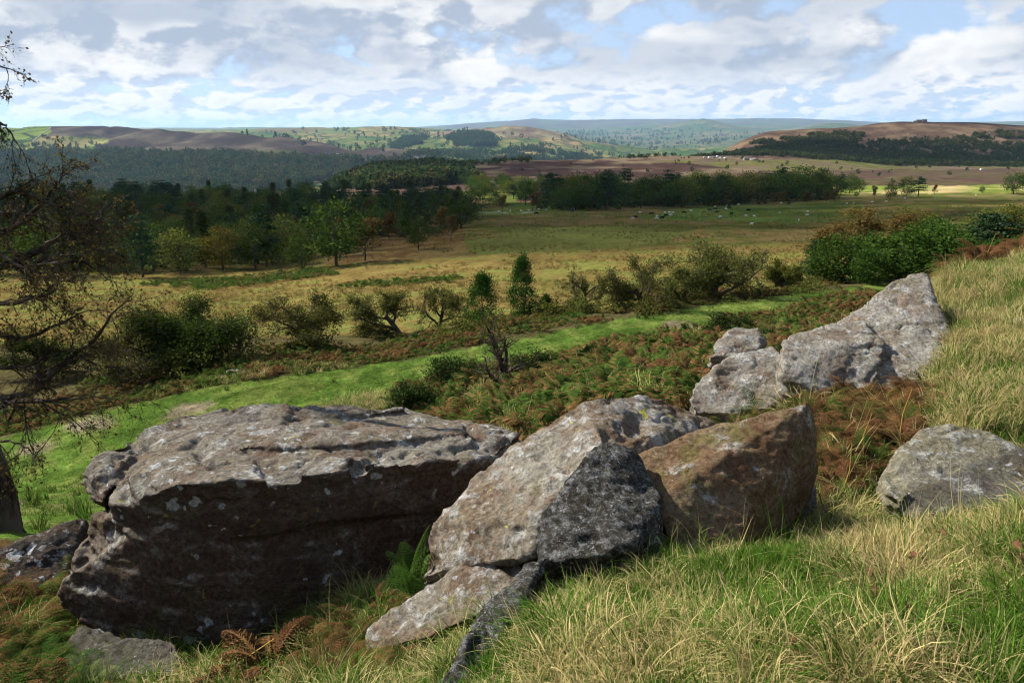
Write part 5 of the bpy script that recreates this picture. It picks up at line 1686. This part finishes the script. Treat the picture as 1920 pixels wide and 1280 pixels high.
# undergrowth that fills the valley wood below its crowns
UND = [far_tree('undergrowth', 551, 'round', m_far_mix, 130, 1.3), far_tree('undergrowth', 552, 'round', m_far_birch, 130, 1.2)]
far_wood('undergrowth', 900, FOREST, (124, 420), 4.6, UND, 'dark undergrowth between the trunks of the wood', 553, None, .3)
far_wood('undergrowth', 260, BELT, (310, 470), 5.0, UND, 'dark undergrowth below the tree belt', 554, None, .3)


# ------------------------------------------------------------------ outcrops on the brown hill
def crag(seed, n):
    rs_ = np.random.RandomState(seed)
    bm = bmesh.new()
    for i in range(n):
        c = np.array((rs_.normal() * .45, rs_.normal() * .3, rs_.uniform(.0, .35)))
        sz = rs_.uniform(.25, .5, 3) * np.array((1.3, 1, .8))
        pts_ = rs_.uniform(-1, 1, (14, 3))
        pts_ = np.sign(pts_) * np.abs(pts_) ** .4 * sz + c
        vs = [bm.verts.new(p) for p in pts_]
        r = bmesh.ops.convex_hull(bm, input=vs)
        for g in {g for g in list(r['geom_interior']) + list(r['geom_unused']) if isinstance(g, bmesh.types.BMVert)}:
            if g.is_valid: bm.verts.remove(g)
    me = bpy.data.meshes.new('outcrop'); bm.to_mesh(me); bm.free()
    me.materials.append(m_crag)
    return me


m_crag = plain('outcrop_stone', (.23, .20, .17), var=.4, scale=3)
CR = [crag(601, 1), crag(602, 1), crag(603, 1)]
tor = obj('tor', crag(604, 7)); g = gp(1725, 229, 1300)
tor.location = g; tor.scale = (12, 9, 9)
tag(tor, 'dark rocky tor on the summit of the brown hill', 'tor')
tor2 = obj('tor', crag(605, 5)); g = gp(1411, 301, 700)
tor2.location = g; tor2.scale = (10, 7, 6)
tag(tor2, 'low pile of dark rocks on the moor left of the birch wood', 'rocks')
for i, (px, py, w) in enumerate([(1679, 249, 9), (1703, 252, 8), (1724, 253, 9), (1649, 239, 9), (1761, 237, 6), (1769, 263, 8), (1605, 255, 7), (1615, 254, 7), (1599, 257, 6), (1609, 250, 5), (1625, 247, 6), (1613, 281, 6), (1625, 279, 7), (1855, 250, 7), (1867, 248, 9), (1665, 233, 5), (1640, 243, 6), (1592, 259, 5), (1632, 251, 6), (1711, 248, 5), (1457, 307, 9), (1448, 305, 6), (1466, 308, 5), (1740, 229, 6), (1752, 230, 5), (1703, 230, 5), (1686, 247, 5)]):
    o = obj('outcrop', CR[i % 3]); g = gp(px, py, 700)
    s = w / FPX * g.y * .62
    o.location = (g.x, g.y, g.z - s * .1); o.scale = (s, s, s * .7); o.rotation_euler = (0, 0, i * 1.7)
    if i < 6: lab = ['pale outcrop left of the middle of the brown hillside', 'dark-sided outcrop in the middle of the brown hillside', 'flat pale outcrop right of the middle of the brown hillside', 'outcrop at the top of the scree left of the tor', 'pale slab high on the hill right of the tor', 'rock in the upper edge of the dark birch wood'][i]
    else: lab = 'small grey boulder scattered on the brown hill and moor at right'
    tag(o, lab, 'boulder', 'boulders on the brown hill')

# ------------------------------------------------------------------ buildings, mast, vehicles
m_white = plain('limewash', (.72, .70, .66), var=.08)
m_stonew = plain('wall_stone', (.30, .26, .21), var=.25)
m_slate = plain('roof_slate', (.07, .07, .075), var=.2)
m_glass = plain('window_glass', (.03, .035, .04), rough=.2, spec=.6)
m_metal = plain('mast_metal', (.22, .23, .25), var=.1)
m_tyre = plain('tyre', (.02, .02, .02), var=.1)


def box(bm, x0, x1, y0, y1, z0, z1):
    vs = [bm.verts.new((x, y, z)) for z in (z0, z1) for y in (y0, y1) for x in (x0, x1)]
    for f in ((0, 2, 3, 1), (4, 5, 7, 6), (0, 1, 5, 4), (2, 6, 7, 3), (1, 3, 7, 5), (0, 4, 6, 2)):
        bm.faces.new([vs[i] for i in f])
    return vs


def part(name, bm, mat, parent):
    me = bpy.data.meshes.new(name); bm.to_mesh(me); bm.free(); me.materials.append(mat)
    return obj(name, me, parent)


def house(name, label, px, py, L, Wd, Hh, rz, wall, ymin, nwin=4, cat='house'):
    g = gp(px, py, ymin)
    root = empty(name, (g.x, g.y, g.z - .5), rz)
    bm = bmesh.new(); vs = box(bm, -L / 2, L / 2, -Wd / 2, Wd / 2, 0, Hh)
    a = bm.verts.new((-L / 2, 0, Hh + Wd * .4)); b_ = bm.verts.new((L / 2, 0, Hh + Wd * .4))
    bm.faces.new((vs[4], a, vs[6])); bm.faces.new((vs[5], vs[7], b_))
    part('wall', bm, wall, root)
    bm = bmesh.new()
    for s in (-1, 1):
        v = [bm.verts.new(p) for p in ((-L / 2 - .4, s * (Wd / 2 + .4), Hh - .25), (L / 2 + .4, s * (Wd / 2 + .4), Hh - .25), (L / 2 + .4, 0, Hh + Wd * .4 + .15), (-L / 2 - .4, 0, Hh + Wd * .4 + .15))]
        bm.faces.new(v)
    rf = part('roof', bm, m_slate, root)
    bm = bmesh.new(); box(bm, -L * .4, -L * .4 + .9, -.45, .45, Hh + Wd * .3, Hh + Wd * .4 + 1.4); part('chimney', bm, m_stonew, rf)
    for i in range(nwin):
        x = -L / 2 + L * (i + .5) / nwin
        bm = bmesh.new(); box(bm, x - .6, x + .6, -Wd / 2 - .06, -Wd / 2 + .02, Hh * .35, Hh * .35 + 1.4); part('window', bm, m_glass, root)
    return tag(root, label, cat)


house('farmhouse', 'long white farmhouse among trees in the green fields', 696, 297, 17, 8, 6, .2, m_white, 1900)
house('farmhouse', 'white cottage right of the long farmhouse in the valley fields', 781, 297, 11, 7, 5.5, -.3, m_white, 1900)
house('farmhouse', 'small white house at the top of the green valley fields', 634, 290, 12, 7, 5, .1, m_white, 1900)
house('farmhouse', 'grey stone barn beside the small white house', 616, 289, 13, 7, 4.5, .3, m_stonew, 1900, 2, 'barn')
house('stone_hut', 'grey stone hut at the foot of the dark birch wood', 1584, 296, 8, 5, 3.6, .15, m_stonew, 900, 2, 'hut')

g = gp(66, 235, 2500)
mast = empty('radio_mast', g)
Hm = 21 / FPX * g.y
for i in range(3):
    a = i * 2.094
    tr = Tree(1); tr.add(np.array([(3.2 * math.cos(a), 3.2 * math.sin(a), -3), (.35 * math.cos(a), .35 * math.sin(a), Hm)]), np.array((.42, .3)), 5)
    tr.wood('leg', m_metal, mast)
for i in range(8):
    z0, z1 = Hm * i / 8, Hm * (i + 1) / 8
    tr = Tree(1)
    for kx in range(3):
        a, b_ = kx * 2.094, (kx + 1) * 2.094
        r0, r1 = 3.2 - 2.85 * i / 8, 3.2 - 2.85 * (i + 1) / 8
        tr.add(np.array([(r0 * math.cos(a), r0 * math.sin(a), z0), (r1 * math.cos(b_), r1 * math.sin(b_), z1)]), np.array((.14, .14)), 4)
    tr.wood('brace', m_metal, mast)
tag(mast, 'thin lattice radio mast on the skyline at far left', 'mast')


def car_proto(name, body_mat):
    root = empty(name)
    bm = bmesh.new()
    prof = [(-2.1, .35), (2.1, .35), (2.15, .8), (1.3, .95), (.75, 1.42), (-1.2, 1.45), (-1.95, .95), (-2.15, .8)]
    for y in (-.85, .85):
        bm.faces.new([bm.verts.new((x, y, z)) for x, z in prof])
    bm.verts.ensure_lookup_table(); n = len(prof)
    for i in range(n):
        bm.faces.new((bm.verts[i], bm.verts[(i + 1) % n], bm.verts[n + (i + 1) % n], bm.verts[n + i]))
    bmesh.ops.recalc_face_normals(bm, faces=bm.faces)
    part('body', bm, body_mat, root)
    for s in (-1, 1):
        bm = bmesh.new()
        bm.faces.new([bm.verts.new((x, s * .862, z)) for x, z in ((-1.6, .98), (1.1, .98), (.68, 1.36), (-1.15, 1.38))]); part('side_window', bm, m_glass, root)
        for x in (-1.3, 1.35):
            bm = bmesh.new(); bmesh.ops.create_cone(bm, cap_ends=True, segments=12, radius1=.33, radius2=.33, depth=.22, matrix=Matrix.Translation((x, s * .8, .33)) @ Matrix.Rotation(R(90), 4, 'X')); part('wheel', bm, m_tyre, root)
    return root


m_carw = plain('car_white', (.8, .8, .8), .35, .03, spec=.5)
m_cars = plain('car_silver', (.42, .44, .46), .35, .03, spec=.5)
m_carb = plain('car_blue', (.05, .08, .18), .35, .03, spec=.5)
CARS = [car_proto('parked_car', m) for m in (m_carw, m_cars, m_carb)]
cu = [0, 0, 0]
for i, (px, py, kx, lab) in enumerate([(1813, 318.5, 0, 'white car on the moor road, left of the two'), (1841, 319.5, 0, 'white car on the moor road, right of the two'), (1322, 297, 1, 'silver car at the left end of the moor car park'), (1331, 297, 0, 'white car second from the left in the moor car park'), (1340, 297, 2, 'blue car in the middle of the moor car park'), (1346, 295, 0, 'white car behind the blue car in the moor car park'), (1352, 297.5, 1, 'silver car right of the blue car in the moor car park'), (1360, 298, 0, 'white car at the right end of the moor car park')]):
    g = gp(px, py, 600)
    if cu[kx] == 0:
        c = CARS[kx]; c.location = (g.x, g.y, g.z + .2); c.rotation_euler = (0, 0, .1 * i); c.scale = (1.25,) * 3
    else:
        c = copy_tree(CARS[kx], (g.x, g.y, g.z + .2), .1 * i, 1.25)
    cu[kx] = 1
    tag(c, lab, 'car', 'cars on the moor')

# pale lane with walls running up to the mast hill
lane = [gp(px, py, 1900) for px, py in ((60, 268), (70, 259), (80, 252), (88, 246), (95, 240), (100, 236.5))]
for s, nm, lab in ((0, 'field_wall', 'pale stone wall climbing the hill beside the mast fields'),):
    V, F = [], []
    for i, p in enumerate(lane):
        for dx_, dz_ in ((-1.6, -1), (-1.6, 1.8), (1.6, 1.8), (1.6, -1)):
            V.append((p.x + dx_, p.y, p.z + dz_))
    for i in range(len(lane) - 1):
        for j in range(3):
            F.append((i * 4 + j, i * 4 + j + 1, i * 4 + 5 + j, i * 4 + 4 + j))
    me = mesh_np(nm, V, np.array(F), plain('wall_pale', (.26, .24, .20)))
    tag(obj(nm, me), lab, 'wall')


# ------------------------------------------------------------------ grazing animals and walkers
def skin(name, verts, edges, rad, mat, sub=1):
    me = bpy.data.meshes.new(name)
    me.from_pydata(verts, edges, [])
    o = bpy.data.objects.new(name, me); COL.objects.link(o)
    o.modifiers.new('k', 'SKIN')
    for i, r in enumerate(rad):
        r = r if isinstance(r, tuple) else (r, r)
        me.skin_vertices[0].data[i].radius = r
    me.skin_vertices[0].data[0].use_root = True
    s = o.modifiers.new('u', 'SUBSURF'); s.levels = sub; s.render_levels = sub
    m2 = bpy.data.meshes.new_from_object(o.evaluated_get(bpy.context.evaluated_depsgraph_get()))
    bpy.data.objects.remove(o); bpy.data.meshes.remove(me)
    m2.name = name
    m2.materials.clear(); m2.materials.append(mat)
    m2.polygons.foreach_set('use_smooth', np.ones(len(m2.polygons), bool))
    return m2


def beast(name, mat, L, Hs, leg, body, head_down):
    """grazing quadruped: trunk, neck, head and jointed legs, one skin"""
    zt = Hs - body
    v = [(0, 0, zt), (L * .32, 0, zt + .02), (L * .5, 0, zt), (-L * .3, 0, zt + .02), (-L * .5, 0, zt + .02)]
    r = [(body * .95, body), (body * .9, body * 1.05), (body * .6, body * .7), (body * .9, body), (body * .5, body * .55)]
    e = [(0, 1), (1, 2), (0, 3), (3, 4)]
    if head_down:
        v += [(L * .68, 0, zt * .72), (L * .76, 0, zt * .3), (L * .8, 0, zt * .12)]
    else:
        v += [(L * .64, 0, zt + body * .9), (L * .76, 0, zt + body * 1.0), (L * .92, 0, zt + body * .75)]
    r += [body * .42, body * .38, body * .2]; e += [(2, 5), (5, 6), (6, 7)]
    for sx in (1, -1):
        for sy in (1, -1):
            o = len(v); x0 = sx * L * .36
            v += [(x0, sy * body * .5, zt - body * .6), (x0 + (.03 if sx > 0 else .06) * L, sy * body * .55, zt * .55), (x0 - (.0 if sx > 0 else .03) * L, sy * body * .55, zt * .3), (x0 + .01, sy * body * .55, .03)]
            r += [body * .38, body * .22, body * .14, body * .13]
            e += [(1 if sx > 0 else 3, o), (o, o + 1), (o + 1, o + 2), (o + 2, o + 3)]
    v.append((-L * .56, 0, zt * .5)); r.append(body * .1); e.append((4, len(v) - 1))
    return skin(name, v, e, r, mat)


m_sheep = plain('fleece', (.62, .58, .50), var=.15); m_cow = plain('black_hide', (.014, .013, .012), var=.3); m_cowb = plain('brown_hide', (.20, .12, .06), var=.3)
ME_S = [beast('sheep', m_sheep, 1.0, .82, .3, .27, d) for d in (True, False)]
ME_C = [beast('cow', m_cow, 1.9, 1.35, .6, .40, d) for d in (True, False)]
ME_CB = beast('cow', m_cowb, 1.9, 1.35, .6, .40, True)
COWS = [(1191, 408.5), (1221, 402), (1249, 405), (1241, 410), (1282.5, 399.6), (1331, 395), (1341, 393), (1343.5, 399), (1367.5, 386.5), (1377, 384.5), (1367, 391), (1371.7, 402), (1402.7, 395.4), (1422, 383), (1435, 381.7), (1478, 383), (1005, 401)]
SHEEP = [(1187, 410), (1232, 406), (1247, 399), (1254.6, 398.7), (1262, 399.4), (1258, 404), (1230.6, 410), (1295, 395.8), (1340.4, 388), (1362.7, 386), (1361, 392), (1384, 384), (1351, 407.5), (1399, 405.6), (1414, 405.8), (1409, 421), (1465, 381), (1462, 399.8), (1514.6, 397.7), (1512.7, 404), (1497.5, 414), (1199.6, 399), (935, 397.7), (957, 396), (977, 396), (992, 395), (1010, 392.7), (1024, 394), (907, 388), (1588, 382), (1602, 381), (1635, 379), (1662, 378), (1696, 372), (1715, 369), (1753, 371), (1830, 366)]
for i, (px, py) in enumerate(COWS + [(1320.6, 399)]):
    g = gp(px, py + 1, 150)
    o = obj('cow', ME_CB if i == len(COWS) else ME_C[i % 2]); o.location = (g.x, g.y, g.z - .03); o.rotation_euler = (0, 0, RS.choice([0, 3.1]) + RS.normal() * .5); o.scale = (.74,) * 3
    tag(o, 'brown cow among the black cattle on the green pasture' if i == len(COWS) else ('lone black cow beside the footpath left of the tree belt' if (px, py) == (1005, 401) else 'black cow grazing on the green pasture before the tree belt'), 'cow', 'cattle on the pasture')
for i, (px, py) in enumerate(SHEEP):
    g = gp(px, py + 1, 150)
    o = obj('sheep', ME_S[i % 2]); o.location = (g.x, g.y, g.z - .03); o.rotation_euler = (0, 0, RS.choice([0, 3.1]) + RS.normal() * .6); o.scale = (.85,) * 3
    where = 'left of the black cattle on the pasture' if 1180 < px < 1235 else 'among the black cattle in the middle of the pasture' if 1235 <= px < 1390 else 'right of the black cattle on the pasture' if 1390 <= px < 1530 else ('beside the footpath left of the tree belt' if px < 1100 else 'on the far pasture near the clump of trees')
    tag(o, 'white sheep grazing ' + where, 'sheep', 'sheep ' + where)


def walker(name, label, px, py, coat, stride):
    v = [(0, 0, .95), (0, 0, 1.15), (0, 0, 1.4), (0, .01, 1.52), (0, .02, 1.62), (0, .02, 1.74)]
    r = [(.16, .12), (.15, .11), (.19, .12), .06, .095, .08]; e = [(i, i + 1) for i in range(5)]
    for s in (-1, 1):
        o = len(v)
        v += [(s * .09, 0, .88), (s * .1, s * stride * .5 + .05, .48), (s * .1, s * stride, .08), (s * .1, s * stride + .16, .04)]; r += [.095, .065, .045, .04]; e += [(0, o), (o, o + 1), (o + 1, o + 2), (o + 2, o + 3)]
        o = len(v)
        v += [(s * .21, 0, 1.38), (s * .27, -s * .06, 1.1), (s * .25, .1, .86), (s * .25, .13, .78)]; r += [.06, .048, .035, .03]; e += [(2, o), (o, o + 1), (o + 1, o + 2), (o + 2, o + 3)]
    m, q = material('clothes')
    z = q.n('ShaderNodeSeparateXYZ', {0: q.n('ShaderNodeTexCoord').outputs['Object']}).outputs[2]
    c = q.mix(q.ss(z, .86, .9), (.03, .03, .04), coat)
    c = q.mix(q.ss(z, 1.47, 1.5), c, (.45, .28, .2)); c = q.mix(q.ss(z, 1.68, 1.7), c, (.04, .03, .02))
    finish(m, q, c)
    o = obj('person', skin('person', v, e, r, m)); g = gp(px, py, 150)
    o.location = g; o.rotation_euler = (0, 0, 1.4)
    return tag(o, label, 'person')


walker('person', 'walker in a dark coat, left of the pair at the left end of the footpath', 898, 398.5, (.03, .03, .035), .2)
walker('person', 'walker in a dark jacket, right of the pair at the left end of the footpath', 902.5, 398.5, (.05, .04, .04), .15)
walker('person', 'walker in a blue jacket at the right end of the footpath', 1071, 398.5, (.05, .12, .32), .2)
walker('person', 'walker in dark blue beside the walker in the bright blue jacket', 1075, 398.5, (.02, .04, .1), .15)

# ------------------------------------------------------------------ single ferns and dead bracken in front
m_fern = leaf_material('fern_green', ((.03, .075, .012), (.09, .16, .03)), None, .35)
m_dfern = leaf_material('fern_dead', ((.07, .034, .016), (.19, .10, .042)), None, .3)
m_pale = leaf_material('fern_pale', ((.09, .12, .045), (.20, .21, .09)), None, .35)


def fern(name, label, px, py, Y, L, n, mat, seed, aims, dead=0.0, up=1.25, droop=1.2, stem=None):
    g = P(px, py, Y)
    rs_ = np.random.RandomState(seed)
    root = empty(name, (g.x, g.y, min(g.z, float(ground(g.x, g.y)[0]) + .02) if py > 1000 else float(ground(g.x, g.y)[0])))
    for i in range(n):
        v_, f_, a_ = frond(L * rs_.uniform(.75, 1.1), droop * rs_.uniform(.7, 1.3), rs_, 20, True, dead, up * rs_.uniform(.88, 1.1))
        me = mesh_np('frond', rotz(v_, aims[i % len(aims)] + rs_.normal() * .15), f_, mat, False, {'leaf': ('FLOAT', 'POINT', a_)})
        obj('frond', me, root)
    if stem:
        for (dx_, dz_, dx2, dz2) in stem:
            tr = Tree(seed); tr.add(np.array([(0, 0, -.05), (dx_, 0, dz_), (dx2, -.05, dz2)]), np.array((.006, .005, .003)), 5)
            tr.wood('stalk', m_stem, root)
    return tag(root, label, 'fern')


fern('fern', 'bright green fern growing between the huge slab and the pointed boulder', 776, 1118, 4.05, .56, 5, m_fern, 701, [1.9, .6, 2.8, -.5, 4.4], 0, 1.5, .8)
fern('fern', 'single pale upright fern frond in front of the left end of the huge slab', 200, 1275, 3.55, .42, 1, m_pale, 702, [.3], .1, 1.5, .25)
fern('fern', 'low pale green ferns at the foot of the upright frond', 165, 1275, 3.75, .24, 5, m_pale, 703, [0, 1.2, 2.6, 3.9, 5.2], 0, 1.1, 1.3)
fern('dead_bracken', 'curled rusty dead bracken with yellow stalk in front of the huge slab', 505, 1262, 3.45, .5, 6, m_dfern, 704, [0, .9, 1.8, 2.7, 3.6, 4.5, 5.4], 1.2, 1.35, 2.0, [(-.1, .16, .06, .3), (.08, .14, -.12, .26)])
fern('dead_bracken', 'small rusty dead bracken at the lower left beside the dead stalks', 425, 1285, 3.35, .26, 6, m_dfern, 705, [0, 1, 2, 3, 4, 5], 1.2, 1.1, 2.1)
fern('bracken_plant', 'tall bracken with yellow stem and brown fronds before the big pale boulder', 1685, 835, 5.9, .5, 5, m_dfern, 706, [.2, 1.4, 2.4, 3.4, 4.6, 5.6], .7, 1.35, 1.5, [(0, .35, .02, .58)])
fern('bracken_plant', 'half green bracken fronds left of the tall yellow-stemmed one', 1625, 850, 5.6, .42, 4, m_bracken, 707, [.4, 1.7, 2.9, 4.1, 5.4], .3, 1.3, 1.4, [(-.04, .3, -.02, .5)])
fern('dead_bracken', 'brown bracken drooping beside the tip of the brown wedge boulder', 1580, 880, 5.0, .36, 5, m_dfern, 708, [0, 1, 2, 3, 4, 5], .9, 1.2, 1.8, [(.05, .2, .02, .42)])
fern('dead_bracken', 'orange bracken on the skyline of the knoll at right', 1840, 512, 12.6, .75, 6, m_dfern, 709, [0, 1, 2, 3, 4, 5], .7, 1.35, 1.4, [(.05, .3, .1, .6)])

# ------------------------------------------------------------------ fallen leaves on the grass
m_fall = plain('fallen_leaf', (.105, .05, .03), var=.5, scale=40)
lobes = [(0, -.55), (.2, -.4), (.36, -.18), (.33, -.02), (.42, .12), (.24, .3), (.02, .6), (-.22, .33), (-.36, .15), (-.3, .0), (-.38, -.2), (-.17, -.42)]
LV = np.array([(x, y, 1.9 * x * x - .5 * y * y + .35 * x * y) for x, y in lobes] + [(0, 0, 0)])
LF = np.array([(i, (i + 1) % 12, 12) for i in range(12)])
me_leaf = mesh_np('fallen_leaf', LV, LF, m_fall, True)
for i, (px, py, lab) in enumerate([(1760, 1029, 'just below the smooth dark grey boulder'), (1708, 1073, 'pale, in the upper middle of the grass bank'), (1628, 1101, 'upper of the two close together on the grass bank'), (1631, 1142, 'lower of the two close together on the grass bank'), (1697, 1177, 'right of the dark hollow in the middle of the bank'), (1537, 1173, 'left of the two close together on the grass bank'), (1479, 1238, 'nearest the bottom edge of the picture'), (1411, 1166, 'leftmost on the grass bank'), (1911, 1077, 'at the right edge of the bank'), (1594, 1192, 'tiny, between the left and the middle leaves'), (1900, 1057, 'topmost at the right edge of the bank'), (1783, 998, 'at the foot of the dark grey boulder')]):
    g = gp(px, py, 1.3)
    o = obj('fallen_leaf', me_leaf)
    s = .05 if i != 9 else .032
    o.location = (g.x * .985, g.y * .985, g.z + .10); o.scale = (s, s * RS.uniform(.75, 1), s); o.rotation_euler = (RS.normal() * .5 + .5, RS.normal() * .5, RS.uniform(0, 6.28))
    tag(o, 'brown fallen leaf ' + lab, 'leaf', 'fallen leaves on the grass')

# ------------------------------------------------------------------ clouds that shade parts of the land
m_cl = bpy.data.materials.new('cloud_vapour'); m_cl.use_nodes = True
m_cl.node_tree.nodes.clear(); q = NT(m_cl.node_tree)
pv = q.n('ShaderNodeVolumePrincipled', {'Color': (1, 1, 1), 'Density': .0085, 'Anisotropy': .3})
q.n('ShaderNodeOutputMaterial', {'Volume': pv.outputs[0]})


def cloud(cx, cy, cz, ax, ay, alt, seed, thick=150):
    off = TO_SUN * ((alt - cz) / TO_SUN.z)
    bm = bmesh.new(); bmesh.ops.create_icosphere(bm, subdivisions=5, radius=1.0)
    co = np.array([v.co[:] for v in bm.verts])
    nz = fbm(co[:, 0] * 2.2 + seed, co[:, 1] * 2.2, co[:, 2] * 2.2, 4, .55)
    co = co * (1 + .55 * nz)[:, None] * np.array((ax, ay, thick / 2)) 
    for v, c in zip(bm.verts, co): v.co = c
    me = bpy.data.meshes.new('cloud'); bm.to_mesh(me); bm.free(); me.materials.append(m_cl)
    o = obj('cloud', me)
    o.location = (cx + off.x, cy + off.y, alt)
    return tag(o, kind='structure')


cloud(-85, 286, -30, 270, 138, 700, 1.0, 215)
cloud(120, 400, -33, 120, 55, 720, 6.0, 150)
cloud(640, 1330, -25, 520, 120, 760, 2.0, 130)
cloud(950, 1740, 10, 420, 55, 760, 3.0, 160)
cloud(-150, 900, -40, 260, 120, 740, 5.0, 120)

# ------------------------------------------------------------------ air
zb, zt = float(GZ.min()) - 1.5, max(float(GZ.max()) + 25, 60.0)
bm = bmesh.new(); box(bm, -41000, 41000, -400, 28000, zb, zt)
me = bpy.data.meshes.new('haze'); bm.to_mesh(me); bm.free()
m_hz = bpy.data.materials.new('air'); m_hz.use_nodes = True
m_hz.node_tree.nodes.clear(); q = NT(m_hz.node_tree)
pv = q.n('ShaderNodeVolumePrincipled', {'Color': (.42, .68, 1.0), 'Density': HAZE, 'Anisotropy': .2})
q.n('ShaderNodeOutputMaterial', {'Volume': pv.outputs[0]})
me.materials.append(m_hz)
tag(obj('haze', me), 'pale blue haze over the distant hills', 'haze', kind='stuff')
